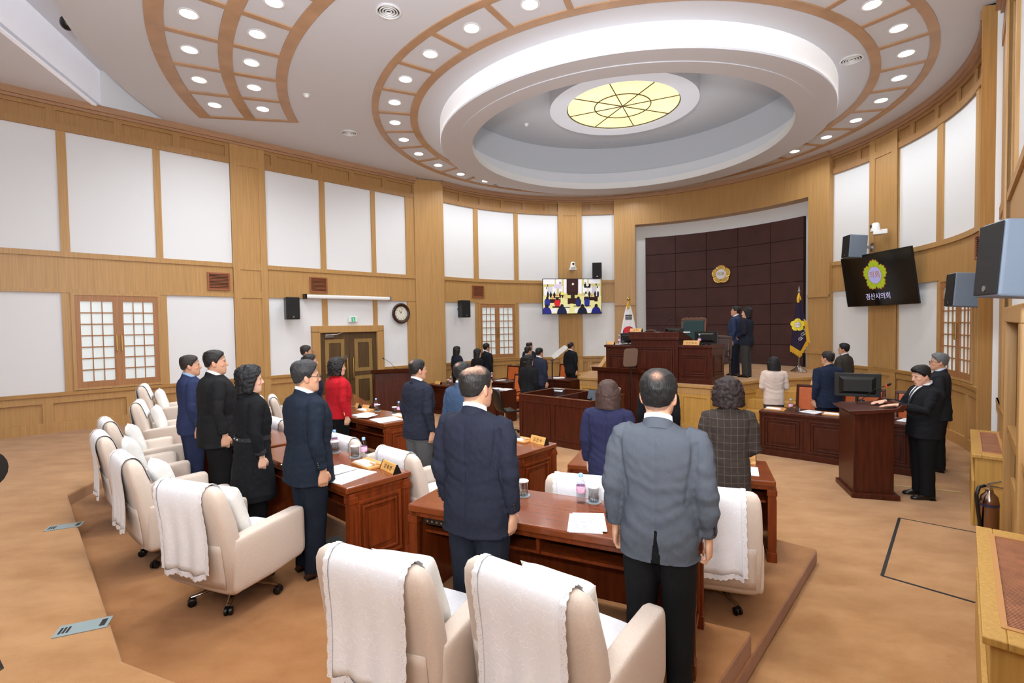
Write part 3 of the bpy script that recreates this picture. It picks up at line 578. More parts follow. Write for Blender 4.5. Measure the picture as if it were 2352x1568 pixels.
# ------------------------------------------------------------------ armchairs
def se(x,rx,ry,e): return ry*max(0,1-abs(x/rx)**e)**(1/e)
BK=[(z_ if z_<.5 else .5+(z_-.5)*1.0,a_,b_,c_) for z_,a_,b_,c_ in [(.20,-.27,.33,.05),(.24,-.28,.36,.085),(.5,-.30,.37,.09),(.75,-.345,.365,.085),(.90,-.385,.355,.078),(.97,-.40,.345,.07),(1.01,-.408,.325,.052),(1.03,-.41,.295,.03),(1.035,-.41,.26,.01)]]
def bky(z):
    zs=[b[0] for b in BK]; return np.interp(z,zs,[b[1] for b in BK]),np.interp(z,zs,[b[2] for b in BK]),np.interp(z,zs,[b[3] for b in BK])
def armchair():
    t=thing('armchair','x','chair')
    MB().loft([(0,cy,z,rx,ry,4.5) for z,cy,rx,ry in BK],40).build('backrest',BEIGE,t,smooth=55)
    MB().loft([(0,.05,.22,.27,.29,5),(0,.05,.25,.29,.31,5),(0,.05,.42,.29,.32,5),(0,.06,.46,.27,.3,4)],32).build('seat',BEIGE,t,smooth=55)
    MB().loft([(0,.07,.462,.25,.27,6),(0,.07,.485,.255,.275,6),(0,.07,.49,.24,.26,6)],32).build('seat_pad',LACE,t,smooth=40)
    for s in (-1,1):
        MB().loft([(s*.322,-.33,.40,.045,.15,5),(s*.322,-.31,.42,.06,.2,7),(s*.325,0,.435,.063,.21,8),(s*.328,.29,.455,.063,.20,8),(s*.328,.33,.46,.057,.19,6),(s*.328,.342,.46,.042,.17,5)],28,axis='y').build('armrest',BEIGE,t,smooth=55)
    # rear pocket panel with its seam
    mb=MB(); rows=[]
    for z in np.linspace(.27,.6,6):
        cy,rx,ry=bky(z); rows.append([(x,cy-se(x,rx,ry,4.5)-.006,z) for x in np.linspace(-.32,.32,15)])
    mb.v=[p for r_ in rows for p in r_]; mb.f=[(i*15+j,i*15+j+1,(i+1)*15+j+1,(i+1)*15+j) for i in range(5) for j in range(14)]
    po=mb.build('rear_pocket',BEIGE,t,smooth=60); md=po.modifiers.new('s','SOLIDIFY'); md.thickness=.008; md.offset=0
    MB().lathe([(.001,.06),(.035,.06),(.035,.16),(.05,.17),(.05,.2),(.001,.22)],16).box(-.13,.13,-.12,.14,.19,.225).build('gas_column',BLACKP,t,smooth=40)
    for k in range(5):
        a=R(72*k+20); u=(math.cos(a),math.sin(a))
        lg=MB().tube([(u[0]*.02,u[1]*.02,.105),(u[0]*.2,u[1]*.2,.095),(u[0]*.33,u[1]*.33,.075)],[(.03,.022),(.024,.016),(.017,.012)],8).build('base_leg',CHROME,t,smooth=50)
        n=(-u[1],u[0]); mb=MB()
        for q in (-.017,.017):
            c=Vector((u[0]*.325+n[0]*q,u[1]*.325+n[1]*q,.031)); ax=Vector((n[0],n[1],0))
            mb.rings([[tuple(c+ax*w+Vector((u[0],u[1],0))*rr*math.cos(t_)+Vector((0,0,rr*math.sin(t_)))) for t_ in [2*PI*i/14 for i in range(14)]] for w,rr in ((-.013,.024),(-.009,.031),(.009,.031),(.013,.024))])
        mb.box(u[0]*.325-.014,u[0]*.325+.014,u[1]*.325-.014,u[1]*.325+.014,.03,.075); mb.build('caster',BLACKP,lg,smooth=40)
    return t
# doily: hangs over the top of the back
def doily_path():
    P=[(a_,.5+(z_-.5)*1.0) for a_,z_ in [(-.258,.80),(-.294,.90),(-.318,.97),(-.342,1.017),(-.375,1.044),(-.41,1.05),(-.447,1.04),(-.480,.995),(-.486,.93),(-.476,.84),(-.462,.74),(-.455,.62),(-.455,.5),(-.458,.40)]]
    return P
def doily(seed):
    rnd=random.Random(seed); P=doily_path(); w=.23; nx=14
    sk=rnd.uniform(-.03,.03); ph=rnd.uniform(0,6); sh=rnd.uniform(-.02,.02)
    def pt(u,k,f=0):
        y,z=P[k]; hang=max(0,(k-8)/5)
        x=u*w*(1-.05*hang)+sh+sk*hang
        yy=y-.012*hang*(1+math.sin(9*u+ph))
        if k==len(P)-1 or f: z=z-f
        return (x,yy-.001,z+ (.012*math.sin(5*u+ph) if k==len(P)-1 else 0))
    mb=MB(); 
    for k in range(len(P)):
        for i in range(nx+1): mb.v.append(pt(-1+2*i/nx,k))
    mb.f=[(k*(nx+1)+i,k*(nx+1)+i+1,(k+1)*(nx+1)+i+1,(k+1)*(nx+1)+i) for k in range(len(P)-1) for i in range(nx)]
    o=mb.build('chair_doily',LACE,None,smooth=80); md=o.modifiers.new('sub','SUBSURF'); md.levels=1; md.render_levels=1
    md=o.modifiers.new('s','SOLIDIFY'); md.thickness=.004
    # scalloped lace edging
    Q=[]; 
    edge=[]; L=len(P)
    def dense(a,b,n): return [tuple(a[i]+(b[i]-a[i])*t/n for i in range(3)) for t in range(n)]
    for side in (-1,1):
        line=[]; ks=list(range(L))
        for k in range(L-1): line+=dense(pt(side,k),pt(side,k+1),6)
        line.append(pt(side,L-1)); mb2=MB(); 
        for i,p in enumerate(line): s=.022+.009*abs(math.sin(i*.78)); mb2.v+=[(p[0]-side*.006,p[1]-.003,p[2]+.002),(p[0]+side*s,p[1]-.003,p[2]+.002)]
        mb2.f=[(2*i,2*i+1,2*i+3,2*i+2) for i in range(len(line)-1)]; Q.append(mb2)
    line=[pt(-1+2*i/60,L-1) for i in range(61)]; mb2=MB()
    for i,p in enumerate(line): s=.024+.012*abs(math.sin(i*.62)); mb2.v+=[(p[0],p[1]-.003,p[2]+.008),(p[0],p[1]-.003,p[2]-s)]
    mb2.f=[(2*i,2*i+1,2*i+3,2*i+2) for i in range(60)]; Q.append(mb2)
    al=MB()
    for q in Q: al.add(q.v,q.f)
    al.build('lace_trim',LACEH,o,smooth=80)
    return o
def cushion_mesh():
    n=18; mb=MB(); top=[];
    for s in (1,-1):
        for j in range(n+1):
            for i in range(n+1):
                u,v=-1+2*i/n,-1+2*j/n; h=.075*((1-u**4)*(1-v**4))**.55
                k=1-.05*(1-abs(u))*abs(v)**3-.05*(1-abs(v))*abs(u)**3; kx=1-.10*(1-v*v)*0
                x=u*.215*(1-.09*(1-v*v)*(abs(u)**4)); z=v*.215*(1-.09*(1-u*u)*(abs(v)**4))
                mb.v.append((x,s*h,z))
    m=(n+1)**2
    for s in range(2):
        for j in range(n):
            for i in range(n):
                a=s*m+j*(n+1)+i; f=(a,a+1,a+n+2,a+n+1); mb.f.append(f if s else f[::-1])
    me=mb.mesh('cushion'); bm=bmesh.new(); bm.from_mesh(me); bmesh.ops.remove_doubles(bm,verts=bm.verts,dist=.0005); bm.to_mesh(me); bm.free(); shade(me,80); return me
CUSH=cushion_mesh()
CH0=[None,None,None]; CS=.95
def chair(x,y,z,psi,where,grp,cush=True,dol=True):
    rz=yaw(psi)
    if CH0[0] is None:
        t=armchair(); CH0[0]=t; CH0[1]=kids(t); t.location=(x,y,z); t.rotation_euler=(0,0,rz); t['group']=grp
    else: t=dup(CH0[0],(x,y,z),rz,None,grp,CH0[1])
    t['label']='beige swivel armchair '+where; t.scale=(CS,)*3
    if dol:
        d=doily(int(abs(x*977+y*131))); d.location=(x,y,z); d.rotation_euler=(0,0,rz); d.scale=(CS,)*3; tag(d,'white lace doily over the armchair '+where,'doily','lace doilies on the armchair backs')
    if cush:
        c=obj('cushion',CUSH,WHITEC); M=Matrix.Translation((x,y,z))@Matrix.Rotation(rz,4,'Z')@Matrix.Scale(CS,4)@Matrix.Translation((.03,-.125,.745))@Matrix.Rotation(R(16),4,'X')@Matrix.Rotation(R(random.uniform(-6,6)),4,'Y')
        c.matrix_world=M; tag(c,'white cushion in the armchair '+where,'cushion','white cushions on the armchairs')
G2,G1='armchairs of the back row','armchairs of the front row'
ca=lambda a,c:W(a,c)
chair(-2.15,3.83,T2,68,'nearest on the left, behind the man in glasses',G2)
chair(-3.09,4.57,T2,48,'behind the woman in the black trench coat',G2)
chair(-4.02,5.46,T2,45,'behind the stout man in black',G2)
chair(-4.62,6.28,T2,45,'fourth from the front along the left step',G2)
chair(-5.33,7.72,T2,31,'by the wall outlet, in front',G2)
chair(-5.98,8.72,T3,31,'farthest by the wall outlet',G2)
chair(-.51,2.67,T2,63,'in the foreground behind the balding man in navy',G2)
chair(.27,2.44,T2,53,'in the foreground behind the man in the grey jacket',G2)
chair(*W(-7.17,-1.0),T1,47,'behind the woman in the red jacket',G1,False)
chair(*W(-7.17,.72),T1,48,'behind the water bottle on the left desk',G1,False)
chair(*W(-7.17,1.74),T1,48,'beside the left end of the nearest desk',G1,False)
chair(-3.95,9.1,T1,28,'half hidden behind the man in glasses',G1)
chair(-4.78,9.78,T1,28,'farthest of the front row',G1)
chair(.70,4.30,T1,70,'behind the woman in the navy jacket',G1,False)
chair(1.56,3.97,T1,70,'behind the woman in the brown checked jacket',G1,False)
# ------------------------------------------------------------------ desks
def panel_mould(mb,M,s0,s1,z0,z1,d=.0):
    mb.frame(M,s0,s1,z0,z1,d,d+.016,.03); mb.frame(M,s0+.05,s1-.05,z0+.05,z1-.05,d,d+.022,.02); mb.wbox(M,s0+.11,s1-.11,z0+.11,z1-.11,d,d+.012)
def desk(name,label,x,y,z,psi,L,D=.72,H=.75,grp=None,m=DESK,mt=DARKT,posts=True):
    t=thing(name,label,'desk',(x,y,z),yaw(psi),grp); h=L/2
    MB().box(-h,h,-D/2,D/2,H-.055,H).build('desktop',mt,t,bevel=.012,seg=3)
    MB().box(-h+.02,h-.02,-D/2+.02,D/2-.02,H-.09,H-.055).build('apron',m,t,bevel=.006)
    for s in (-1,1):
        xx=s*(h-.03)
        e=MB().box(min(xx,xx-s*.035),max(xx,xx-s*.035),-D/2+.05,D/2-.05,0,H-.09); M=lambda q,zz,d,s=s,xx=xx:(xx+s*d,q,zz)
        panel_mould(e,M,-D/2+.1,D/2-.1,.08,H-.14); e.build('end_panel',m,t,bevel=.004)
        for yy in (-D/2+.055,D/2-.055):
            MB().box(xx-.035,xx+.035,yy-.035,yy+.035,0,H-.06).box(xx-.042,xx+.042,yy-.042,yy+.042,0,.09).box(xx-.042,xx+.042,yy-.042,yy+.042,H-.14,H-.09).box(xx+s*.036,xx+s*.04,yy-.02,yy-.008,.12,H-.18).box(xx+s*.036,xx+s*.04,yy+.008,yy+.02,.12,H-.18).build('corner_post',m,t,bevel=.004)
    f=MB().box(-h+.06,h-.06,D/2-.09,D/2-.06,.05,H-.09); M=lambda q,zz,d:(q,D/2-.06+d,zz); k=2
    for i in range(k): panel_mould(f,M,-h+.1+(L-.2)*i/k,-h+.1+(L-.2)*(i+1)/k-.04,.1,H-.14)
    f.build('front_panel',m,t,bevel=.004)
    MB().box(-h+.07,h-.07,-D/2+.12,D/2-.1,H-.24,H-.22).box(-.012,.012,-D/2+.1,D/2-.1,H-.23,H-.085).build('shelf',m,t)
    sw=MB().box(-h+.12,-h+.36,-D/2+.03,-D/2+.05,H-.135,H-.088).build('switch_panel',BLACKP,t); bb=MB()
    for i in range(5): bb.box(-h+.15+.04*i,-h+.165+.04*i,-D/2+.024,-D/2+.03,H-.118,H-.105)
    bb.build('button',SILV,sw)
    return t
CA2=W(-8.02,1.22); desk('council_desk','mahogany desk with moulded end panel beside the man in glasses',*CA2,T2,48,1.9,D=.64,grp='council desks')
c=W(-8.02,-.80); desk('council_desk','mahogany desk in front of the men on the far left',*c,T2,48,1.9,D=.64,grp='council desks')
desk('council_desk','mahogany desk in front of the armchairs by the wall outlet',-4.75,8.42,T2,31,1.5,grp='council desks')
desk('council_desk','nearest glossy mahogany desk between the navy and the grey suited men',.245,3.5,T2,64.5,1.98,D=.64,grp='council desks')
c=W(-5.84,-1.45); desk('council_desk','mahogany desk in front of the woman in the red jacket',*c,T1,48,1.9,grp='council desks')
c=W(-5.93,1.26); desk('council_desk','mahogany desk carrying the nameplate beside the balding man',*c,T1,48,1.9,grp='council desks')
desk('council_desk','mahogany desk in front of the two women standing at the centre right',1.575,5.12,T1,69.6,1.92,grp='council desks')
desk('council_desk','mahogany desk farthest left in the front row, near the double door',-3.4,9.98,T1,28,1.9,grp='council desks')
def bench(name,label,x,y,z,psi,L,D=.6,H=.77,k=3,grp=None):
    t=thing(name,label,'desk',(x,y,z),yaw(psi),grp); h=L/2   # front (public) face is -Y
    MB().box(-h-.02,h+.02,-D/2-.02,D/2,H-.05,H).build('desktop',DARK,t,bevel=.01)
    f=MB().box(-h,h,-D/2+.02,-D/2+.05,0,H-.05); M=lambda q,zz,d:(q,-D/2+.02-d,zz)
    for i in range(k): panel_mould(f,M,-h+L*i/k+.04,-h+L*(i+1)/k-.04,.13,H-.1)
    f.box(-h,h,-D/2,-D/2+.03,0,.1); f.build('front_panel',DARK,t,bevel=.004)
    for s in (-1,1): MB().box(s*h-.02,s*h+.02,-D/2+.02,D/2,0,H-.05).build('end_panel',DARK,t,bevel=.004)
    return t
bench('witness_bench','dark mahogany panelled bench beside the right lectern',*W(-.72,4.28),0,48,2.1,grp='witness benches')
bench('witness_bench','dark mahogany bench with papers, left of the black swivel chair',*W(-1.62,-3.58),0,48,2.7,k=4,grp='witness benches')
bench('witness_bench','dark mahogany bench with bottle and cup behind the paper-laden left bench',*W(-.14,-4.2),0,48,1.7,k=2,grp='witness benches')
bench('witness_bench','dark mahogany bench under the glass prompter by the dais steps',*W(1.25,-2.85),0,48,1.2,k=2,grp='witness benches')
# stenographers' booth
t=thing('clerk_booth','dark mahogany clerks booth with low walls in mid hall','booth',(*W(-2.2,.03),0),yaw(48))
for nm,b,mo in (('front_panel',(-.86,.86,-.6,-.55),2),('rear_panel',(-.86,.86,.55,.6),2)):
    f=MB().box(*b,0,.93); M=lambda q,zz,d,b=b:(q,b[2]-d,zz)
    for i in range(2): f.frame(M,-.8+.82*i,-.06+.86*i,.12,.82,0,.012,.03)
    f.build(nm,DARK,t,bevel=.004)
for x in (-.86,.82,-.02): MB().box(x,x+.04,-.55,.55,0,.93).build('side_panel' if abs(x)>.1 else 'divider',DARK,t,bevel=.004)
MB().box(-.82,.82,-.55,.1,.68,.71).build('worktop',DARK,t)
MB().box(-.87,.87,-.61,-.54,.925,.94).box(-.87,.87,.54,.61,.925,.94).box(-.87,-.81,-.6,.6,.925,.94).box(.81,.87,-.6,.6,.925,.94).build('cap_rail',DARKL,t,bevel=.004)
def boothat(x,y,z): a=yaw(48); p=W(-2.2,.03); return (p[0]+x*math.cos(a)-y*math.sin(a),p[1]+x*math.sin(a)+y*math.cos(a),z)
SCR=mat('dim_monitor_screen',(96,104,112),.2,emit=.1)
def monitor(label,loc,psi,w,h,face=1,stand=.12,m=BLACKP,tilt=8,nm='monitor',cat='monitor'):
    t=thing(nm,label,cat,loc,yaw(psi)); X=Matrix.Rotation(R(-tilt),4,'X')
    a=MB().box(-w/2,w/2,-.01,.02,0,h).rings([[(-w*.4,.02,h*.12),(w*.4,.02,h*.12),(w*.4,.02,h*.88),(-w*.4,.02,h*.88)],[(-w*.3,.055,h*.25),(w*.3,.055,h*.25),(w*.3,.055,h*.75),(-w*.3,.055,h*.75)]]).build('casing',m,t,bevel=.006); a.matrix_local=Matrix.Translation((0,0,stand))@X
    s=MB().box(-w/2+.012,w/2-.012,-.013,-.01,.014,h-.014).build('screen',SCR,t); s.matrix_local=Matrix.Translation((0,0,stand))@X
    MB().lathe([(.001,0),(.1,0),(.1,.012),(.02,.02),(.02,stand+.05),(.001,stand+.05)],18).build('stand',m,t,smooth=40); return t
monitor('slim silver laptop screen back in the clerks booth',boothat(-.42,.2,.71),48+180,.3,.2,m=SILV,stand=.09,tilt=12,nm='laptop',cat='laptop')
monitor('small grey laptop screen facing the camera in the clerks booth',boothat(.28,.32,.71),48-25,.34,.22,stand=.08,tilt=14,nm='laptop',cat='laptop')
tag(MB().tube([boothat(.8,.5,.955),boothat(.86,.45,1.06),boothat(.88,.3,1.1),boothat(.89,.05,1.02),boothat(.84,-.1,.95)],.012,6).build('loop_cable',WHITEP,smooth=60),'white curved cable on the right wall of the clerks booth','cable')
# ------------------------------------------------------------------ lecterns
def lectern(label,x,y,z,psi,w,d,h,m=DARK):
    t=thing('lectern',label,'lectern',(x,y,z),yaw(psi))     # user stands on -Y side, front is +Y
    b=MB().prism([(-w/2,-d/2),(w/2,-d/2),(w/2*.92,d/2),(-w/2*.92,d/2)],.06,h-.04); M=lambda q,zz,e:(q,d/2+e,zz); b.build('body',m,t,bevel=.01)
    MB().box(-w/2-.04,w/2+.04,-d/2-.03,d/2+.05,0,.07).build('plinth',m,t,bevel=.01)
    MB().rings([[(s,-d/2-.08,h-.04),(s,d/2+.0,h+.01),(s,d/2+.05,h+.06),(s,d/2+.12,h+.065),(s,d/2+.07,h-.03),(s,-d/2-.02,h-.09)] for s in (-w/2-.05,w/2+.05)]).build('reading_top',m,t,bevel=.006)
    return t
def micro(label,p,q,red=False):
    p=Vector(p); q=Vector(q); t=thing('microphone',label,'microphone',tuple(p)); d=q-p
    MB().lathe([(.001,0),(.04,0),(.04,.015),(.012,.025),(.001,.025)],16).build('base',BLACKP,t)
    MB().tube([(0,0,.02),tuple(d*.5+Vector((0,0,.05))),tuple(d*.93)],.005,6).build('gooseneck',BLACKP,t)
    MB().tube([tuple(d*.9),tuple(d*.93),tuple(d),tuple(d*1.04)],[.008,.016,.016,.006],10).build('head',BLACKP,t,smooth=50); 
    if red: MB().tube([tuple(d*.895),tuple(d*.915)],.0165,10).build('light_ring',mat('red_ring',(220,40,40),.4,emit=.8),t)
    return t
lectern('dark wooden lectern where the young man reads on the right',4.77,6.74,0,162+180,.62,.46,1.18)
micro('black gooseneck microphone on the right lectern',(4.84,6.93,1.2),(4.95,6.55,1.48),True)
monitor('black computer monitor seen from behind on the right lectern',(4.98,7.22,1.12),240,.56,.34,stand=.1,tilt=4)
tag(MB().box(4.82,5.18,7.05,7.4,1.085,1.12).build('monitor_shelf',DARK,bevel=.01),'dark shelf carrying the monitor behind the right lectern','shelf')
lectern('dark red lectern beside the double door at the left',-3.15,13.2,0,288,1.05,.55,1.18)
micro('black microphone on the lectern beside the double door',(-3.1,13.3,1.2),(-3.45,13.35,1.5))
lectern('dark wooden speaker lectern in front of the dais',*W(-.48,.22),0,228,1.08,.5,1.3)
# teleprompters
def prompter(label,x,y,psi,zc,w,h,tilt,Mx=None,pm=None):
    t=thing('teleprompter',label,'teleprompter',(x,y,0),yaw(psi))
    MB().tube([(0,0,.02),(0,0,zc-h/2)],.014,8).lathe([(.001,0),(.14,0),(.13,.025),(.001,.03)],20).box(-.04,.04,-.03,.03,zc-h/2-.03,zc-h/2).build('stand',BLACKP,t,smooth=40)
    g=MB().rings([[(x_*f,-d,z_*f) for x_,z_ in [(w/2*math.copysign(abs(math.cos(a))**.35,math.cos(a)),h/2*math.copysign(abs(math.sin(a))**.35,math.sin(a))) for a in [2*PI*(i+.5)/32 for i in range(32)]]] for d,f in ((0,1),(.008,1))]).build('glass_plate',pm or PROMPT,t); g.matrix_local=Mx or Matrix.Translation((0,0,zc))@Matrix.Rotation(R(tilt),4,'X'); return t
prompter('square glass teleprompter on a thin stand before the dais desk',*W(-1.35,.9),-66,1.64,.34,.37,-8)
prompter('slanted glass teleprompter plate on a stand near the left witnesses',*W(-1.17,-1.22),90,1.72,.42,.42,0,Matrix(((-.1,-.6,.78,.17),(.985,-.17,0,0),(.13,.77,.62,1.69),(0,0,0,1))),PALEG)
# ------------------------------------------------------------------ dais desk, chairs
t=thing('dais_desk','dark mahogany three-part chair desk on the dais','desk',(*W(.18,.63),DZ),yaw(48))
def dblock(nm,x0,x1,y0,y1,h,lip):
    f=MB().box(x0,x1,y0,y1,0,h-.06); M=lambda q,zz,d:(q,y0-d,zz); panel_mould(f,M,x0+.07,x1-.07,.16,h-.2); f.box(x0-.02,x1+.02,y0-.03,y1,0,.1)
    if nm=='right_section':
        Mx=lambda q,zz,d:(x1+d,q,zz); panel_mould(f,Mx,y0+.08,y1-.08,.16,h-.2)
    s=f.build(nm,DARK,t,bevel=.005); MB().box(x0-.03,x1+.03,y0-.04,y1+.02,h-.06,h).build('section_top',DARK,s,bevel=.008); return s
dblock('left_section',-1.27,-.56,.06,.7,.81,0); dblock('right_section',.57,1.3,.06,.75,.83,0)
cs=dblock('centre_section',-.56,.57,.0,.6,1.0,0)
MB().rings([[(s,-.03,.98),(s,-.03,1.12),(s,.2,1.12),(s,.75,.95),(s,.75,.9)] for s in (-.6,.61)]).build('raised_lectern_top',DARK,t,bevel=.006)
def plank(p,psi,txt,label,w=.24,h=.075,lab=None,ends=True,grp='wooden nameplates'):
    t=thing('nameplate',label,'nameplate',p,yaw(psi),grp)   # face towards -Y
    MB().rings([[(s,-.04,0),(s,.04,0),(s,.005,h),(s,-.005,h)] for s in (-w/2,w/2)]).build('wood_block',PLATE,t,bevel=.003)
    for s in (-1,1): MB().rings([[(s*w/2+s*e,-.042,0),(s*w/2+s*e,.042,0),(s*w/2+s*e,.006,h+.002),(s*w/2+s*e,-.006,h+.002)] for e in (0,.006)]).build('end_cap',BLACKP,t)
    if txt:
        o=obj('lettering',text_mesh(txt,h*.56,.0006),INK,t); o.matrix_local=Matrix.Translation((0,-.0245,h*.48))@Matrix.Rotation(R(65),4,'X')
    return t
def dl_(x,y,z): a=yaw(48); p=W(.18,.63); return (p[0]+x*math.cos(a)-y*math.sin(a),p[1]+x*math.sin(a)+y*math.cos(a),DZ+z+.004)
plank(dl_(-.46,.07,1.12),48,'의  장','orange wood nameplate on the top left of the raised dais desk',.3,.08)
plank(dl_(.84,.12,.83),48,'의 사 팀 장','orange wood nameplate on the right section of the dais desk',.36,.1)
plank(dl_(-1.16,.1,.812),48,'','small wood nameplate on the left section of the dais desk',.2,.07)
monitor('black monitor on the right section of the dais desk',dl_(1.05,.4,.83),48+180,.5,.26,stand=.03,tilt=0)
monitor('black monitor on the left section of the dais desk',dl_(-.84,.4,.81),48+180,.42,.24,stand=.03,tilt=0)
monitor('black monitor low on the raised dais desk before the green chair',dl_(.3,.5,1.06),48+180,.42,.12,stand=.02,tilt=20)
micro('thin black microphone on the raised dais desk',dl_(.0,.35,1.08),dl_(.3,.3,1.42))
tag(MB().box(-.16,.16,-.1,.1,0,.02).build('open_book',PAPER,loc=dl_(.45,.5,1.09),rotz=R(20)),'white booklet on the raised dais desk','book')
tag(MB().tube([(-.14,0,.0),(-.1,0,.03),(0,0,.045),(.1,0,.03),(.14,0,0)],.02,8).build('carved_stand',mat('carved_wood',(70,42,28),.5),loc=dl_(-.1,.1,1.11),rotz=R(-42)),'carved dark wood ornament on the raised dais desk','ornament')
def highchair(label,x,y,z,psi,w,H,fm,um,hs=.46,nm='chair'):
    t=thing(nm,label,'chair',(x,y,z),yaw(psi))   # faces -Y here? sitter looks +Y
    MB().box(-w/2,w/2,-.24,.24,hs-.1,hs-.04).build('seat_frame',fm,t,bevel=.01); MB().loft([(0,0,hs-.05,w/2-.02,.22,5),(0,0,hs+.02,w/2-.02,.22,5),(0,0,hs+.04,w/2-.06,.18,4)],24).build('seat',um,t,smooth=50)
    for s in (-1,1):
        MB().tube([(s*(w/2-.03),.21,0),(s*(w/2-.03),.21,hs-.06)],.022,8).build('leg',fm,t); MB().tube([(s*(w/2-.03),-.24,0),(s*(w/2-.03),-.22,hs)],.022,8).build('leg',fm,t)
        MB().tube([(s*(w/2-.02),-.2,hs+.2),(s*(w/2-.02),.18,hs+.2),(s*(w/2-.02),.2,hs-.05)],.018,8).build('armrest',fm,t)
    b=MB(); Mb=lambda q,zz,d:(q,-.24-.14*max(0,zz-hs)-d,zz); b.frame(Mb,-w/2,w/2,hs,H,-.025,.025,.05); 
    b.build('back_frame',fm,t,bevel=.01); u=MB().wbox(Mb,-w/2+.05,w/2-.05,hs+.05,H-.05,-.035,.035); u.build('back_upholstery',um,t,bevel=.015); return t
p=W(1.35,.95); t=highchair('tall carved chair with dark green velvet back on the dais',*p,DZ,228,.62,1.42,mat('carved_frame',(92,56,36),.4),GREENV,.5,'throne_chair')
mb=MB()
for i in range(9): mb.ell((-.24+.06*i,-.37,1.41),(.045,.03,.03+.012*(i%2)),10,6)
mb.build('carved_crest',mat('carved_frame',(92,56,36)),t,smooth=60)
p=W(1.25,1.62); t=highchair('brown leather carved armchair at the right end of the dais desk',*p,DZ,228,.58,.98,mat('carved_dark',(58,38,32),.4),BRNL,.47,'leather_armchair')
MB().ell((0,-.32,.97),(.27,.04,.05),16,8).build('carved_crest',mat('carved_dark',(58,38,32)),t,smooth=60)
OG='orange leather chairs of the witnesses'
for (a,c,w,lab) in ((.52,3.72,.66,'orange leather high-backed chair beside the woman in the cream jacket'),(.52,4.5,.66,'orange leather high-backed chair behind the navy-suited man on the right'),(.45,5.3,.66,'orange leather high-backed chair behind the reading man at the right lectern'),
    (.94,-4.58,.52,'orange leather chair behind the left bench with the water bottle'),(-.95,-2.62,.5,'orange leather chair beside the woman with tied hair'),(2.3,-3.55,.5,'orange leather chair beside the farthest man near the dais steps')):
    t=highchair(lab,*W(a,c),0,228,w,1.06,DARK,ORANGE,.46,'witness_chair'); t['group']=OG
# black shell swivel chair
t=thing('swivel_chair','black plastic shell swivel chair left of the clerks booth','chair',(*W(-2.55,-1.45),0),yaw(25))
mb=MB(); prof=[(-.30,.98),(-.28,.9),(-.25,.75),(-.22,.6),(-.17,.5),(-.05,.455),(.1,.455),(.22,.46),(.27,.44)]; rows=[]
for i,(y,z) in enumerate(prof):
    w=.2 if i==0 else .23+.02*math.sin(i); rows.append([(x*w,y+ (.05*x*x if i<5 else 0),z+(.03*x*x if i>3 else 0)) for x in np.linspace(-1,1,9)])
mb.v=[p for r_ in rows for p in r_]; mb.f=[(i*9+j,i*9+j+1,(i+1)*9+j+1,(i+1)*9+j) for i in range(len(prof)-1) for j in range(8)]
s=mb.build('shell',BLACKP,t,smooth=70); md=s.modifiers.new('s','SOLIDIFY'); md.thickness=.025
MB().tube([(0,0,.08),(0,0,.44)],.022,10).build('gas_column',CHROME,t)
for k in range(5): a=R(72*k); MB().tube([(0,0,.09),(.28*math.cos(a),.28*math.sin(a),.06)],[.02,.012],8).ell((.28*math.cos(a),.28*math.sin(a),.03),(.025,.025,.03),10,6).build('base_leg',BLACKP,t)
# ------------------------------------------------------------------ things on the desks
def bottle_proto():
    t=thing('water_bottle','x','bottle'); MB().lathe([(.001,0),(.03,0),(.033,.01),(.033,.06),(.031,.065),(.033,.07),(.033,.135),(.03,.15),(.016,.18),(.0135,.19),(.0135,.2),(.001,.2)],18).build('body',PET,t,smooth=50)
    MB().lathe([(.0335,.078),(.0338,.08),(.0338,.125),(.0335,.127)],18,cap=False).build('label',PINKL,t,smooth=60); MB().lathe([(.001,.19),(.0165,.19),(.0165,.212),(.014,.215),(.001,.215)],16).build('cap',SKYBLUE,t,smooth=40)
    return t
def cup_proto():
    t=thing('drinking_glass','x','glass'); MB().lathe([(.001,.0),(.034,0),(.036,.01),(.038,.05),(.041,.105),(.039,.105),(.035,.05),(.032,.014),(.001,.012)],20).build('glass_body',GLASS,t,smooth=50)
    f=MB()
    for i in range(14): a=2*PI*i/14; f.tube([(.0365*math.cos(a),.0365*math.sin(a),.004),(.039*math.cos(a),.039*math.sin(a),.045)],[.005,.002],5)
    f.build('cut_base',GLASS,t); MB().lathe([(.001,.104),(.045,.104),(.046,.11),(.04,.115),(.001,.118)],20).build('lid',WHITEP,t,smooth=40); return t
BP=bottle_proto(); BKs=kids(BP); CP=cup_proto(); CKs=kids(CP); used={'b':0,'c':0}
CKo=[k for k in CKs if 'lid' not in k.name]
def bottle(p,where,s=1.0):
    o=BP if not used['b'] else dup(BP,p,0,None,None,BKs); used['b']=1; o.location=p; o.scale=(s,)*3; o['label']='clear water bottle with blue cap '+where; o['group']='water bottles'
def cup(p,where,lid=True,coaster=True):
    if not used['c']: o=CP; used['c']=1
    else: o=dup(CP,p,0,None,None,CKs if lid else CKo)
    p=(p[0],p[1],p[2]+(.006 if coaster else 0)); o.location=p; o['label']=('drinking glass with white lid ' if lid else 'open cut drinking glass ')+where; o['group']='drinking glasses'
    if coaster: tag(MB().lathe([(.001,0),(.055,0),(.055,.005),(.001,.005)],24).build('coaster',GREYC,loc=(p[0],p[1],p[2]-.006)),'round grey coaster under the glass '+where,'coaster','grey coasters')
TXT=mat('faint_print',(150,152,165),.8)
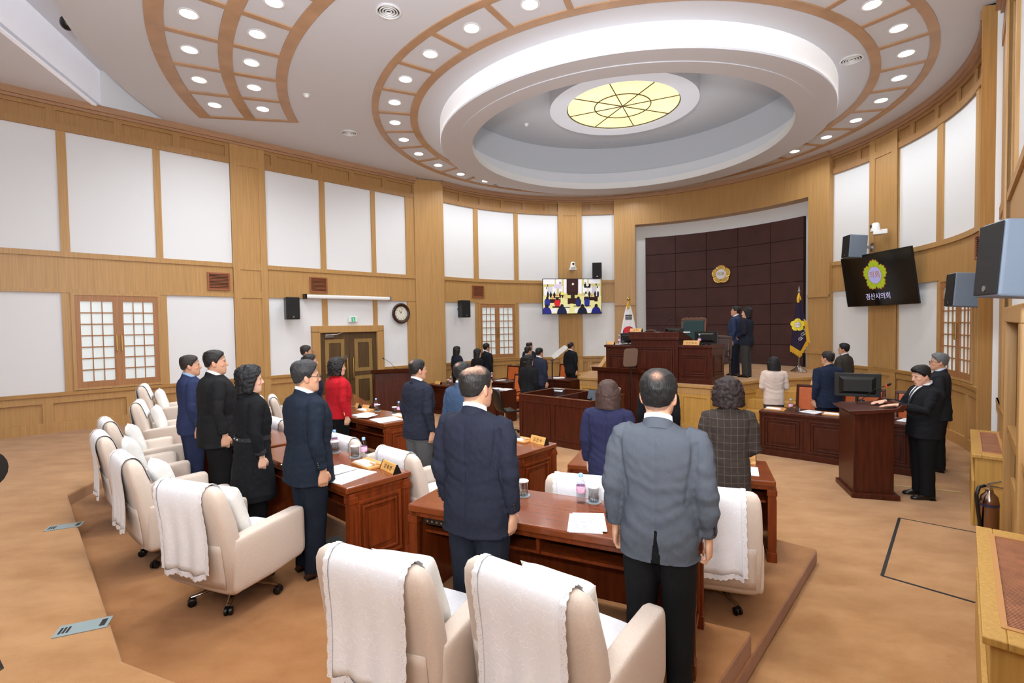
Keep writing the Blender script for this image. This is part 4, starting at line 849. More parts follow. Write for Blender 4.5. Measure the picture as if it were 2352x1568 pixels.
def paper(p,psi,where,w=.21,h=.297,n=1,kind='sheet'):
    t=thing('paper_stack' if n>1 else 'paper_sheet',('stack of white printed papers ' if n>1 else 'white printed paper sheet ')+where,'paper',p,yaw(psi),'papers on the desks')
    mb=MB()
    for i in range(n): mb.cbox((random.uniform(-.012,.012)*i,random.uniform(-.01,.01)*i,.002+.004*i),(w,h,.0035),R(random.uniform(-5,5)*min(i,1)))
    mb.build('sheets',PAPER,t); tx=MB(); z=.004*n+.0004
    for i in range(11):
        if i in (2,3,7): continue
        l=random.uniform(.4,.75)*w; y=h*.38-i*h*.07; tx.box(-w*.38,-w*.38+l,y,y+.004,z,z+.0006)
    tx.build('printed_lines',TXT,t); return t
def memo(p,psi,where):
    t=thing('memo_tray','light wooden memo tray with white pad '+where,'memo tray',p,yaw(psi),'wooden memo trays')
    MB().box(-.16,.16,-.085,.085,0,.02).box(-.16,.16,.03,.085,.02,.036).build('tray',MEMO,t,bevel=.003); MB().box(-.13,.1,-.075,.03,.02,.034).build('paper_pad',PAPER,t); MB().box(.06,.14,-.02,.0,.036,.042).build('memo_clip',MEMO,t); return t
def dk(c,psi,x,y,z): a=yaw(psi); return (c[0]+x*math.cos(a)-y*math.sin(a),c[1]+x*math.sin(a)+y*math.cos(a),z)
ZT2,ZT1=T2+.75,T1+.75
cA=W(-8.02,1.22); A=lambda x,y,dz=0:dk(cA,48,x,y,ZT2+dz)
plank(A(.80,.2),40,'양 재 영','wooden nameplate on the right end of the left desk in front',.26,.08)
memo(A(.48,.17),46,'beside the nameplate of the left desk'); paper(A(.64,-.13),60,'lying open at the near end of the left desk',.3,.4); paper(A(.42,-.14,.005),52,'curling beside the man in glasses',.24,.33,3)
cup(A(.12,.25),'at the middle of the left desk'); bottle(A(.25,.27),'at the middle of the left desk'); bottle(A(-.32,.27),'on the left desk beside the man in glasses'); cup(A(-.22,.22),'on the left desk beside the man in glasses'); memo(A(-.5,.17),48,'partly hidden behind the man in glasses'); paper(A(-.1,-.2),50,'edge peeking past the man in glasses')
cA2=W(-8.02,-.80); A2=lambda x,y,dz=0:dk(cA2,48,x,y,ZT2+dz)
paper(A2(.3,-.15),50,'in front of the stout man in black',n=2); paper(A2(-.6,-.1),45,'in front of the man in bright navy at far left')
cB=(.245,3.5); B=lambda x,y,dz=0:dk(cB,64.5,x,y,ZT2+dz)
cup(B(-.28,.17),'alone on the nearest desk'); paper(B(-.38,-.08),72,'half hidden beside the balding man'); bottle(B(.17,.2),'left of the man in the grey jacket'); cup(B(.25,.25),'left of the man in the grey jacket'); paper(B(.32,-.16),80,'left of the man in the grey jacket',n=3); memo(B(.55,.18),64,'hidden behind the man in the grey jacket')
cC=W(-5.84,-1.45); C=lambda x,y,dz=0:dk(cC,48,x,y,ZT1+dz)
paper(C(-.02,-.12),52,'fanned beside the woman in the red jacket',n=4); paper(C(.22,-.2,.018),70,'cream coloured, beside the red jacket'); paper(C(.68,-.14),40,'at the near corner of the red jacket desk',.34,.4,3)
C1=lambda x,y,dz=0:dk(cC,48,x,y,ZT1+dz)
memo(C(-.32,.1),45,'behind the papers of the red-jacketed woman'); bottle(C(-.2,.24),'with a lidded glass on the red jacket desk'); cup(C(-.12,.22),'with a bottle on the red jacket desk'); plank(C(-.5,.24),48,'','blank-looking wooden nameplate on the red jacket desk',.22,.07); bottle(C(.42,.27),'near the right end of the red jacket desk'); cup(C(.33,.25),'near the right end of the red jacket desk'); memo(C(.62,.16),48,'near the right end of the red jacket desk'); plank(C(-.78,.24),30,'','wooden nameplate with black end right of the red sleeve',.22,.07)
cD=W(-5.93,1.26); D=lambda x,y,dz=0:dk(cD,48,x,y,ZT1+dz)
plank(D(.78,.22),40,'김 인 수','wooden nameplate in front of the clerks booth',.26,.085); memo(D(.5,.17),48,'beside the nameplate in front of the clerks booth'); paper(D(.42,-.14),60,'half hidden right of the balding man'); bottle(D(.28,.25),'right of the balding man'); cup(D(-.75,.2),'left of the man with grey trousers'); bottle(D(-.62,.24),'left of the man with grey trousers'); memo(D(-.5,.1),48,'left of the man with grey trousers')
tag(MB().box(-.04,.04,-.08,.08,0,.008).build('mobile_phone',BLACKP,loc=D(.42,.2,.036),rotz=.3),'black phone lying on the memo pad by the clerks booth','phone')
cE=(1.575,5.12); E_=lambda x,y,dz=0:dk(cE,69.6,x,y,ZT1+dz)
plank(E_(.72,.22),66,'   정 숙','wooden nameplate beside the checked jacket woman',.26,.085); paper(E_(.74,-.08),66,'beside the checked jacket woman'); bottle(E_(-.72,.27),'left of the navy-jacketed woman'); paper(E_(-.74,.12),70,'left of the navy-jacketed woman')
cw=W(-.72,4.28); Wt=lambda x,y,dz=0:dk(cw,48,x,y,.77+dz)
for i,(x,nm) in enumerate(((-.86,'left end of the right witness bench'),(.02,'middle of the right witness bench'))):
    memo(Wt(x,-.1),48,'at the '+nm); bottle(Wt(x+.24,-.08),'at the '+nm); cup(Wt(x+.35,-.1),'at the '+nm,False,False); paper(Wt(x+.55,-.02),30,'at the '+nm,n=4)
paper(Wt(.98,.02),30,'behind the right lectern',n=3); bottle(Wt(.78,.05,.0),'behind the right lectern',1.4)
cl=W(-1.62,-3.58); Wl=lambda x,y,dz=0:dk(cl,48,x,y,.77+dz)
paper(Wl(.95,0),30,'spread on the left bench',n=5); paper(Wl(1.25,.05),60,'with red edge on the left bench',n=3); plank(Wl(-1.1,-.1),48,'','wooden nameplate at the far left bench',.24,.07); bottle(Wl(-.7,.0),'at the far left bench'); cup(Wl(-.82,.02),'at the far left bench')
cm_=W(-.14,-4.2); Wm=lambda x,y,dz=0:dk(cm_,48,x,y,.77+dz)
bottle(Wm(.0,0),'on the second left bench'); cup(Wm(-.12,.02),'on the second left bench',False,False); paper(Wm(.35,.0),30,'on the second left bench',n=3); cup(Wm(.7,-.1),'at the right end of the second left bench',False,False)
cn=W(1.25,-2.85); paper(dk(cn,48,.0,0,.77),20,'on the bench under the slanted prompter',n=4)
bottle(dl_(.98,.2,.83),'on the right section of the dais desk',1.1); bottle(dl_(-.98,.2,.81),'on the left section of the dais desk',1.1); cup(dl_(-.88,.2,.81),'on the left section of the dais desk',False,False); paper(dl_(-1.05,.3,.81),48,'on the left section of the dais desk',n=3)
# ------------------------------------------------------------------ flags
RED=mat('flag_red',(205,46,58),.7); BLUE=mat('flag_blue',(40,60,150),.7); FWHITE=mat('flag_white',(236,236,242),.8); FBLK=mat('flag_black',(18,18,20),.7); PURP=mat('flag_purple_velvet',(30,12,48),.8,sheen=.05); GOLDF=mat('gold_fringe',(226,176,44),.6,bump=.8,bs=120); YEL=mat('flag_emblem_yellow',(236,218,60),.6)
def flagpole(name,label,x,y,z,psi,top,ball):
    t=thing(name,label,'flag',(x,y,z),yaw(psi))
    MB().lathe([(.001,0),(.2,0),(.2,.02),(.15,.06),(.09,.1),(.05,.14),(.035,.16),(.001,.16)],28).build('base',CHROME,t,smooth=40); MB().tube([(0,0,.1),(0,0,top)],.016,10).build('pole',SILV if not ball else BRASS,t)
    if ball: MB().ell((0,0,top+.05),(.05,.05,.055)).build('finial',BRASS,t,smooth=60)
    else: MB().tube([(0,0,top),(0,0,top+.03),(0,0,top+.18)],[.022,.03,.003],10).build('finial',SILV,t)
    MB().tube([(0,-.05,top-.02),(-.02,-.09,top-.14),(-.02,-.11,top-.26)],[.02,.035,.03],8).tube([(0,-.05,top-.04),(.03,-.08,top-.14),(.04,-.09,top-.2)],.012,6).build('tassel',GOLDF,t)
    return t
def drape(t,zt,zb,wt,wb,m,foldn=5,zb2=None,nm='cloth'):
    if zb2: ZB_=lambda u:float(np.interp(u,[-1,.2,1],[zb+.15,zb,zb+.3]))
    N,Mz=40,26; mb=MB()
    def P(u,v,e=0):  # u -1..1, v 0 top..1 bottom
        zbu=zb if zb2 is None else ZB_(u)
        z=zt+(zbu-zt)*v; w=wt+(wb-wt)*v**.8; x=u*w
        y=-.06-.05*v-.035*v*math.cos(foldn*u*PI*.5)-e+.05*u*u; return (x,y,z)
    for j in range(Mz+1):
        for i in range(N+1): mb.v.append(P(-1+2*i/N,j/Mz))
    mb.f=[(j*(N+1)+i,j*(N+1)+i+1,(j+1)*(N+1)+i+1,(j+1)*(N+1)+i) for j in range(Mz) for i in range(N)]
    mb.build(nm,m,t,smooth=80); return P
def patch(t,P,poly,m,name,e,cx,cz,zt,zb,wt,wb,st=None):
    # lay a flat design onto the cloth: design x,z (metres) around (cx,cz)
    me=MB().prism(poly,0,.0005) if not isinstance(poly,bpy.types.Mesh) else None
    if me: me=me.mesh(name)
    else: me=poly
    bm=bmesh.new(); bm.from_mesh(me); bmesh.ops.triangulate(bm,faces=bm.faces); bmesh.ops.subdivide_edges(bm,edges=bm.edges,cuts=2,use_grid_fill=True)
    for v in bm.verts:
        X,Z=cx+v.co.x,cz+v.co.y; vv=(Z-zt)/(zb-zt); w=wt+(wb-wt)*max(vv,0)**.8; u=max(-1,min(1,X/w)); p=P(u,vv,e+v.co.z); v.co=(X,p[1],Z)
    bm.to_mesh(me); bm.free(); return obj(name,me,m,t)
fx,fy=3.58,15.35
t=flagpole('national_flag','furled white national flag with red and blue circle, left of the dais desk',fx,fy,DZ,77,2.02,True)
zt,zb,wt,wb=1.86,.45,.06,.33; P=drape(t,zt,zb,wt,wb,FWHITE)
def taeguk(r,red):
    pts=[]; n=24
    if red: pts=[(r*math.cos(PI*i/n),r*math.sin(PI*i/n)) for i in range(n+1)]+[(-r/2+r/2*math.cos(PI+PI*i/n),r/2*math.sin(PI+PI*i/n)) for i in range(1,n+1)]+[(r/2+r/2*math.cos(PI-PI*i/n),r/2*math.sin(PI-PI*i/n)) for i in range(1,n)]
    return pts
rot=lambda pts,a:[(x*math.cos(a)-y*math.sin(a),x*math.sin(a)+y*math.cos(a)) for x,y in pts]
patch(t,P,circ(.175),BLUE,'blue_half',.02,.0,1.06,zt,zb,wt,wb); patch(t,P,rot(taeguk(.175,True),R(-30)),RED,'red_half',.026,.0,1.06,zt,zb,wt,wb)
mb=MB()
for i in range(3): patch(t,P,[(-.1,-.015),(.1,-.015),(.1,.015),(-.1,.015)],FBLK,'trigram_bar',.02,.0,1.46+.055*i,zt,zb,wt,wb)
t=flagpole('council_flag','dark purple council flag with yellow emblem and gold fringe, right side of the dais',7.42,12.95,DZ,60,2.05,False)
zt,zb,wt,wb=1.9,.52,.04,.19; P=drape(t,zt,zb,wt,wb,PURP,3,zb2=.72)
patch(t,P,emblem_outline(.165,120,.04),YEL,'emblem_petals',.006,-.03,1.22,zt,zb,wt,wb); patch(t,P,circ(.077),mat('flag_brown',(150,96,40),.6),'emblem_ring',.0085,-.03,1.22,zt,zb,wt,wb); patch(t,P,circ(.068),FWHITE,'emblem_disc',.0105,-.03,1.22,zt,zb,wt,wb)
patch(t,P,text_mesh('의회',.07,.0004),mat('flag_brown',(150,96,40)),'emblem_lettering',.013,-.03,1.22,zt,zb,wt,wb)
for ch,x,z,a in (('경',.03,.86,-40),('산',.085,.98,-40),('시',.13,1.09,-40)):
    me=text_mesh(ch,.115,.0004); me.transform(Matrix.Rotation(R(a),4,'Z')); patch(t,P,me,FWHITE,'flag_lettering',.008,x,z,zt,zb,wt,wb)
mb=MB()
for i in range(60):
    u=-1+2*i/59; p=P(u,1,.0); mb.tube([(p[0],p[1],p[2]+.02),(p[0]+random.uniform(-.006,.006),p[1]-.005,p[2]-.13-.02*math.sin(i))],[.012,.007],5)
for i in range(26):
    v=.5+.5*i/25; p=P(1,v); mb.tube([(p[0]-.02,p[1],p[2]),(p[0]+.06,p[1]-.01,p[2]-.08)],[.012,.007],5)
mb.build('gold_fringe',GOLDF,t)
# ------------------------------------------------------------------ right side: radiators, extinguisher, hatch
def radiator(label,a0,a1,d,h):
    t=thing('radiator_cover',label,'radiator cover',(0,0,0)); M=lambda s,z,e:(*W(s,6.3-e),z)
    MB().wbox(M,a0+.03,a1-.03,0,h-.04,.02,d-.03).build('cabinet_body',OAKY,t,bevel=.006); tp=MB(); F=lambda s,e,z:(*W(s,6.3-e),h-.04+z)
    tp.frame(F,a0,a1,.0,d,0,.04,.09,.16); tp.build('top_frame',OAKY,t,bevel=.006)
    g=MB(); fr=MB(); fr.frame(F,a0+.14,a1-.14,.08,d-.07,.025,.045,.025,.03); fr.build('grille_frame',mat('grille_rim',(190,136,80),.5),t)
    n=int((a1-a0)/.022); 
    for i in range(n): s=a0+.17+(a1-a0-.34)*i/n; g.rings([[F(s,e,.012),F(s+.012,e,.012),F(s+.012,e,.034),F(s,e,.034)] for e in (.1,d-.09)])
    g.build('grille_slats',mat('grille_wood',(160,104,72),.5,var=.2,ns=9),t)
    MB().wbox(M,a0+.02,a1-.02,0,h-.3,d-.03,d-.005).build('front_board',OAKY,t,bevel=.004)
radiator('oak radiator cover with slatted top by the curved wall, farther one',-2.85,-1.15,.36,.81)
radiator('oak radiator cover with slatted top in the bottom right corner, nearest',-7.15,-5.42,.36,.8)
x,y=W(-3.22,6.08); t=thing('fire_extinguisher','polished metal fire extinguisher with black hose between the radiator covers','fire extinguisher',(x,y,0))
MB().lathe([(.001,0),(.075,0),(.08,.02),(.08,.4),(.07,.46),(.035,.5),(.03,.53),(.001,.53)],28).build('cylinder',STEEL,t,smooth=50); MB().lathe([(.0805,.36),(.0812,.36),(.0812,.39),(.0805,.39)],28,cap=False).build('band',NAVYB,t)
MB().box(-.02,.02,-.02,.02,.52,.57).tube([(0,0,.56),(-.06,.0,.575)],.012,8).tube([(-.03,0,.59),(.1,-.02,.62)],.009,6).tube([(-.0,0,.57),(.12,-.02,.55)],.009,6).build('valve_handle',CHROME,t,smooth=40)
MB().tube([(-.05,0,.575),(-.11,.0,.56),(-.135,0,.48),(-.125,0,.36),(-.1,0,.2),(-.095,0,.12)],.017,10).build('hose',BLACKP,t,smooth=60); MB().tube([(-.095,0,.13),(-.095,0,.06)],[.02,.026],10).build('nozzle',CHROME,t)
# floor hatch outline in black tape and thin cable strip
q=[(4.51,5.8),(3.33,4.48),(3.86,3.92),(5.1,5.28)]
mb=MB()
for a,b,w in ((0,1,.013),(1,2,.011),(0,3,.006)):
    p,r_=Vector(q[a]),Vector(q[b]); d=(r_-p).normalized(); n=Vector((-d.y,d.x))*w; mb.prism([tuple(p+n),tuple(r_+n),tuple(r_-n),tuple(p-n)],.0,.004)
tag(mb.build('floor_tape',TAPE),'black tape outlining a hatch in the right aisle carpet','tape')
tag(MB().prism([(5.15,7.0),(5.95,6.6),(5.96,6.63),(5.16,7.03)],0,.012).build('cable_cover',mat('cable_cover_tan',(196,172,120),.6)),'thin tan cable cover strip on the carpet behind the reading man','cable cover')
def fsock(x,y,where,psi=30):
    t=thing('floor_socket','grey metal floor socket plate in the carpet '+where,'floor socket',(x,y,T3),R(psi)); MB().box(-.14,.14,-.07,.07,0,.006).build('plate',mat('socket_plate',(150,168,170),.4,.3),t,bevel=.002); mb=MB()
    for i in range(3): mb.box(-.12+.02*i,-.108+.02*i,-.04,.03,.006,.008)
    mb.build('cable_slots',BLACKP,t); MB().box(.09,.12,-.04,.04,.006,.008).build('lid_latch',BLACKP,t)
fsock(-2.8,3.18,'nearest at the lower left',24); fsock(-4.42,4.86,'middle one at the left',24); fsock(-5.6,6.92,'farthest one at the left step',24)
x,y=-1.81,4.72; t=thing('floor_socket','blue grey floor plate beside the left desk end','floor socket',(x,y,T2),.6); MB().box(-.14,.14,-.08,.08,0,.006).build('plate',mat('socket_plate',(150,168,170)),t)
# filming gear at the left edge
t=thing('film_camera','black film camera lens on a tripod at the far left','camera',(-1.885,1.72,T3),0)
MB().tube([(-.05,.02,1.44),(.075,-.03,1.44)],[.056,.07],20).tube([(-.22,.1,1.44),(-.05,.02,1.44)],.05,16).build('lens_barrel',BLACKP,t,smooth=50)
MB().tube([(-.25,.08,1.25),(.12,-.05,.76)],.014,8).build('pan_handle',BLACKP,t); MB().box(-.42,-.2,.02,.2,1.32,1.54).build('camera_body',BLACKP,t,bevel=.02); MB().tube([(-.3,.1,1.33),(-.3,.1,.9)],.03,10).build('tripod_column',BLACKP,t)
for a in (-25,100,215): MB().tube([(-.3,.1,.95),(-.3+.42*math.cos(R(a)),.1+.42*math.sin(R(a)),.01)],.018,8).build('tripod_leg',BLACKP,t)
# ------------------------------------------------------------------ people
def hand(mb,Wp,d,p,t,sz=1.0,curl=1.0):
    Wp=Vector(Wp); d=Vector(d).normalized(); p=Vector(p); p=(p-d*p.dot(d)).normalized(); t=Vector(t); t=(t-d*t.dot(d)-p*t.dot(p)).normalized()
    def ring(c,rw,rt,n=12): return [tuple(c+t*rw*math.cos(2*PI*k/n)+p*rt*math.sin(2*PI*k/n)) for k in range(n)]
    mb.rings([ring(Wp+d*(-.03*sz),.026*sz,.021*sz),ring(Wp+d*.015*sz,.028*sz,.02*sz),ring(Wp+d*.045*sz,.040*sz,.018*sz),ring(Wp+d*.08*sz,.042*sz,.0155*sz),ring(Wp+d*.098*sz,.039*sz,.012*sz)])
    for i,(off,ln) in enumerate(((.031,.95),(.0105,1.06),(-.010,.98),(-.030,.78))):
        q=Wp+d*.088*sz+t*off*sz; pts=[q-d*.02*sz,q]; a=0
        for sg,b in ((.042,22),(.027,62),(.021,50)):
            a+=b*curl; q=q+(d*math.cos(R(a))+p*math.sin(R(a)))*sg*ln*sz; pts.append(q)
        mb.tube(pts,[.0098*sz,.0095*sz,.009*sz,.0082*sz,.0066*sz],8)
    q=Wp+d*.03*sz+t*.028*sz; mb.tube([q-d*.015*sz,q+(t*.022+d*.022+p*.006)*sz,q+(t*.028+d*.052+p*.018*(.4+curl))*sz,q+(t*.02+d*.076+p*.03*(.3+curl))*sz],[.015*sz,.0135*sz,.011*sz,.008*sz],8)
def smooth01(x): x=np.clip(x,0,1); return x*x*(3-2*x)
HC=Vector((0,-.008,1.635)); NECK=Vector((0,-.015,1.50))
def head_mb(fem=0):
    m=MB(); k=.96 if fem else 1
    m.loft([(0,.050,1.508,.022,.026),(0,.046,1.516,.040,.048,2.3),(0,.032,1.535,.054*k,.066,2.3),(0,.014,1.565,.066*k,.084,2.3),(0,.002,1.60,.073*k,.094,2.2),(0,-.003,1.64,.078,.0985,2.2),(0,-.006,1.675,.0785,.1,2.15),(0,-.010,1.705,.073,.094,2.1),(0,-.013,1.73,.058,.076),(0,-.014,1.745,.036,.047),(0,-.014,1.75,.012,.016)],28)
    return m
HB=None
def head_radius(dirs):
    global HB
    if HB is None:
        m=head_mb(); m.tube([(0,-.03,1.44),(0,-.012,1.56)],[.060,.056],20); HB=BVHTree.FromPolygons(m.v,m.f)
    out=[]
    for d in dirs:
        h=HB.ray_cast(HC+Vector(d)*.5,-Vector(d)); out.append((h[0]-HC).length if h[0] else .09)
    return np.array(out)
def hair_material():
    m,nt,b,N,L=nodes('hair'); a=N.new('ShaderNodeAttribute'); a.attribute_name='Col'; L.new(a.outputs['Color'],b.inputs['Base Color']); b.inputs['Roughness'].default_value=.45; b.inputs['Specular IOR Level'].default_value=.35
    tc=N.new('ShaderNodeTexCoord'); mp=N.new('ShaderNodeMapping'); mp.inputs['Scale'].default_value=(1,1,.1); L.new(tc.outputs['Object'],mp.inputs['Vector']); n=N.new('ShaderNodeTexNoise'); n.inputs['Scale'].default_value=260; n.inputs['Detail'].default_value=4; n.inputs['Distortion'].default_value=.5; L.new(mp.outputs[0],n.inputs['Vector'])
    bp=N.new('ShaderNodeBump'); bp.inputs['Strength'].default_value=.9; bp.inputs['Distance'].default_value=.004; L.new(n.outputs['Fac'],bp.inputs['Height']); L.new(bp.outputs['Normal'],b.inputs['Normal']); return m
HAIR=hair_material()
def hairmat(c):
    k='hair_%d_%d_%d'%c
    if k in MATS: return MATS[k]
    m=mat(k,c,.42,var=.25,ns=60,scale=(1,1,.12),bump=.5,bs=140,spec=.45); return m
def hair_mesh(style,sd,hc):
    NU,NV=96,64; dirs=[]; 
    for j in range(NV+1):
        e=PI/2-PI*j/NV*.97-.002
        for i in range(NU): ph=2*PI*i/NU; dirs.append((math.cos(e)*math.sin(ph),math.cos(e)*math.cos(ph),math.sin(e)))
    dirs=np.array(dirs); el=np.degrees(np.arcsin(np.clip(dirs[:,2],-1,1))); az=np.degrees(np.arctan2(dirs[:,0],dirs[:,1])); aa=abs(az)
    r0=head_radius(dirs)
    nz=lambda f,s:np.array([noise.noise(Vector((d[0]*f+s,d[1]*f+sd,d[2]*f))) for d in dirs])
    BALD=np.zeros(len(dirs))
    if style in('short','gray','balding','crown','parted','bowl'):
        e0=np.interp(aa,[0,30,48,62,72,84,98,112,130,180],[34,32,24,14,-6,-10,4,-16,-34,-40])
        if style=='bowl': e0=np.interp(aa,[0,35,60,72,84,98,112,130,180],[33,31,16,-4,-10,2,-18,-34,-40])
        th=np.interp(el,[-40,-15,15,45,75],[.004,.008,.012,.018,.021]) 
        if style in('gray','parted','bowl'): th=th+np.interp(el,[-30,0,30,60],[0,.003,.009,.012])*np.where(aa<120,1,.7)
        th=th+.003*nz(5,sd)+.0018*nz(22,sd+3)
        edge=smooth01((el-e0)/np.interp(aa,[0,60,90,180],[20,14,9,9]))
        edge=np.where(el>80,1,edge)
        if style=='balding':
            pt=np.interp(aa,[0,60,120,180],[90,60,48,40]); bald=smooth01((el-pt+8+10*nz(3,sd+1))/26); th=th*np.interp(el,[-40,0,40],[1,.85,.55]); th=th*(1-bald)+bald*.0025; BALD=bald*np.clip(.72+.5*nz(14,sd)-.25*(1-smooth01((el-pt-4)/16)),0,1)
        if style=='crown':
            cd=np.array([.08,-.60,.79]); cd/=np.linalg.norm(cd); q=np.degrees(np.arccos(np.clip(dirs@cd,-1,1))); th=th-.008*np.exp(-(q/9)**2); BALD=.8*np.exp(-(q/9)**2)*np.clip(.8+.7*nz(17,sd),0,1)
        r=r0+th*edge-.010*(1-edge)
    else:
        Rh={'bob':.130,'long':.120,'curly':.130,'curlybig':.140}.get(style,.108); zb={'bob':1.485,'long':1.42,'curly':1.515,'curlybig':1.525}.get(style,1.48)
        e=np.radians(el); rv=np.minimum(Rh/np.maximum(np.cos(e),.05),np.where(el<0,(zb-HC.z)/np.minimum(np.sin(e),-.001),9))
        top=r0+(.045 if 'curly' in style else .03); r=np.where(el>5,np.minimum(top,rv*1.0),rv); w=smooth01((el-0)/30); r=np.where(el>0,rv*(1-w)+top*w,rv); r=np.maximum(r,r0+.012)
        front=np.interp(el,[-60,-30,0,18,34,60],[85,72,62,52,30,0]); vis=smooth01((aa-front)/14); vis=np.where(el>62,1,vis)
        if style=='bob' or style=='long': r=r+.004*nz(6,sd)+.002*nz(24,sd)
        else: r=r+.012*nz(5,sd)+.009*abs(nz(11,sd+2))+.003*nz(26,sd)
        r=r*vis+(r0-.01)*(1-vis)
    mb=MB(); v=np.array(HC)+dirs*r[:,None]; mb.v=[tuple(p) for p in v]
    for j in range(NV):
        for i in range(NU): mb.f.append((j*NU+i,j*NU+(i+1)%NU,(j+1)*NU+(i+1)%NU,(j+1)*NU+i))
    mb.f.append(tuple(range(NU))); mb.f.append(tuple(range(NV*NU+NU-1,NV*NU-1,-1)))
    if style=='bun': mb.ell((0,-.13,1.60),(.035,.03,.035))
    me=mb.mesh('hair'); c0=np.array(lin(hc)); gl=np.clip(1+.5*nz(40,sd)+.3*nz(9,sd+4),.5,1.6)[:,None]; cc=c0*gl*(1-BALD[:,None])+np.array(lin((200,152,126)))*BALD[:,None]
    cc=np.vstack([cc,np.tile(c0,(len(me.vertices)-len(cc),1))]); setcol(me,np.c_[cc,np.ones(len(cc))]); return me
def arms(pose,s):
    if pose=='down': return [(s*.183,-.012,1.392),(s*.226,-.045,1.13),(s*.216,.015,.895)]
    if pose=='wide': return [(s*.186,-.012,1.395),(s*.232,-.045,1.135),(s*.238,.025,.90)]
    if pose=='front': return [(s*.185,-.012,1.395),(s*.238,-.03,1.12),(s*.075,.19,1.0)]
    if pose=='lectern': return [(s*.185,-.0,1.39),(s*.26,.11,1.18),(s*.15,.38,1.235)]
SKINC={0:(206,156,126),1:(222,176,150)}
def person(label,x,y,z,psi,h=1.72,fem=0,jacket=(30,34,50),trous=(28,30,40),hair='short',hc=(20,18,17),head=0,nod=0,pose='down',w=1.0,vox=.010,kind='plain',glasses=0,coat=0,hem=.80,shirt=(238,240,244),collar=1,shoe=(26,20,18),vent=0,bag=0,wr=1.0,skin=None,neckc=None,hs_=1.0):
    S=(h-.003)/1.75; t=thing('person',label,'person',(x,y,z),yaw(psi)); t.scale=(S,S,S); sd=(x*13.7+y*7.1)%50
    w*=1.06; fw=w*(.93 if fem else 1.0); dp=1+(w-1)*.9; HR=Matrix.Translation(NECK-Vector((0,0,.02)))@Matrix.Rotation(R(head),4,'Z')@Matrix.Rotation(R(-nod),4,'X')@Matrix.Scale(.975*hs_,4)@Matrix.Translation(-NECK)
    tor=lambda k,o=0:[(q_[0],q_[1],q_[2],q_[3],q_[4]*dp,*q_[5:]) for q_ in [(0,.0,.80,.165*fw*k,.12*k,2.4),(0,-.005,.90,.178*fw*k,.132*k,2.4),(0,.005,1.06,.158*fw*k,.116*k,2.3),(0,.008,1.22,.18*fw*k,.126*k,2.4),(0,-.002,1.33,.185*fw*k,.12*k,2.4),(0,-.012,1.41,.165*fw*k,.098*k,2.3),(0,-.02,1.455,.12*fw*k,.078*k,2.2),(0,-.02,1.48,.074,.068),(0,-.018,1.50,.061/dp**.5,.06/dp)]]
    # ---- body: one continuous surface
    b=MB().loft(tor(.82),28); hm=head_mb(fem)
    hm.tube([(0,.094,1.648),(0,.103,1.628),(0,.111,1.607),(0,.102,1.594)],[(.008,.007),(.0105,.009),(.015,.011),(.010,.006)],10)
    hm.ell((0,.089,1.560),(.024,.012,.0075)).ell((0,.087,1.550),(.02,.012,.0065)).ell((0,.076,1.522),(.024,.02,.015)).ell((.034,.08,1.66),(.026,.014,.007)).ell((-.034,.08,1.66),(.026,.014,.007)).ell((.046,.058,1.605),(.022,.022,.022)).ell((-.046,.058,1.605),(.022,.022,.022))
    for s in (-1,1): hm.ell((0,0,0),(.010,.021,.037),10,8,Matrix.Translation((s*.081,-.012,1.622))@Matrix.Rotation(s*R(14),4,'Z')@Matrix.Rotation(R(12),4,'X'))
    hm.tube([(0,-.012,1.60),(0,-.018,1.55),NECK],[.054,.06,.061],16)
    b.add([tuple(HR@Vector(p)) for p in hm.v],hm.f); b.tube([(0,-.022,1.44),NECK,(0,-.014,1.53)],[.07,.061,.058],16)
    for s in (-1,1):
        P=[Vector((p[0]*fw,p[1],p[2])) for p in arms(pose,s)]; b.tube([P[0]+Vector((-s*.05,0,.01)),P[0],P[0]*.5+P[1]*.5,P[1],P[1]*.4+P[2]*.6,P[2]],[.044,.048,.04,.034,.031,.024],12)
        d=(P[2]-P[1]).normalized(); hs=.92 if fem else 1
        if pose in('down','wide'): hand(b,P[2]+d*.01,d+Vector((0,-.25,0)),(-s,.15,0),(0,1,.1),hs,1.15)
        elif pose=='front': hand(b,P[2]+d*.01,(-s,.25,-.25),(0,-1,0),(0,0,1),hs,.7)
        else: hand(b,P[2]+d*.005,(-s*.25,1,-.12),(0,0,-1),(-s,0,0),hs,.18)
        b.tube([(s*.085,0,.90),(s*.09,.0,.72),(s*.095,.006,.48),(s*.1,-.01,.28),(s*.1,-.012,.07)],[.08,.074,.05,.046,.034],14); b.ell((s*.1,.03,.045),(.035,.09,.03))
    me=evalmesh(b.mesh('body'),[('REMESH',dict(mode='VOXEL',voxel_size=min(vox,.0075))),('SMOOTH',dict(factor=.5,iterations=2))])
    v=co(me); inv=np.array(HR.inverted()); hv=v@inv[:3,:3].T+inv[:3,3]
    sk=np.array(lin(skin or SKINC[fem])); C=np.tile(sk,(len(v),1)); 
    def blend(mask,c): 
        m_=np.clip(mask,0,1)[:,None]; C[:]=C*(1-m_)+np.array(lin(c))*m_
    X,Y,Z=hv[:,0],hv[:,1],hv[:,2]
    blend(.35*np.exp(-(((abs(X)-.05)/.02)**2+((Z-1.60)/.022)**2))*(Y>.03),(214,128,108)); blend(.3*((abs(X)>.078)&(Z>1.58)&(Z<1.67)),(220,128,108))
    blend(1.0*(np.exp(-((X/.024)**4+((Z-1.555)/.0105)**4))*(Y>.07)),(196,96,92) if fem else (180,108,96))
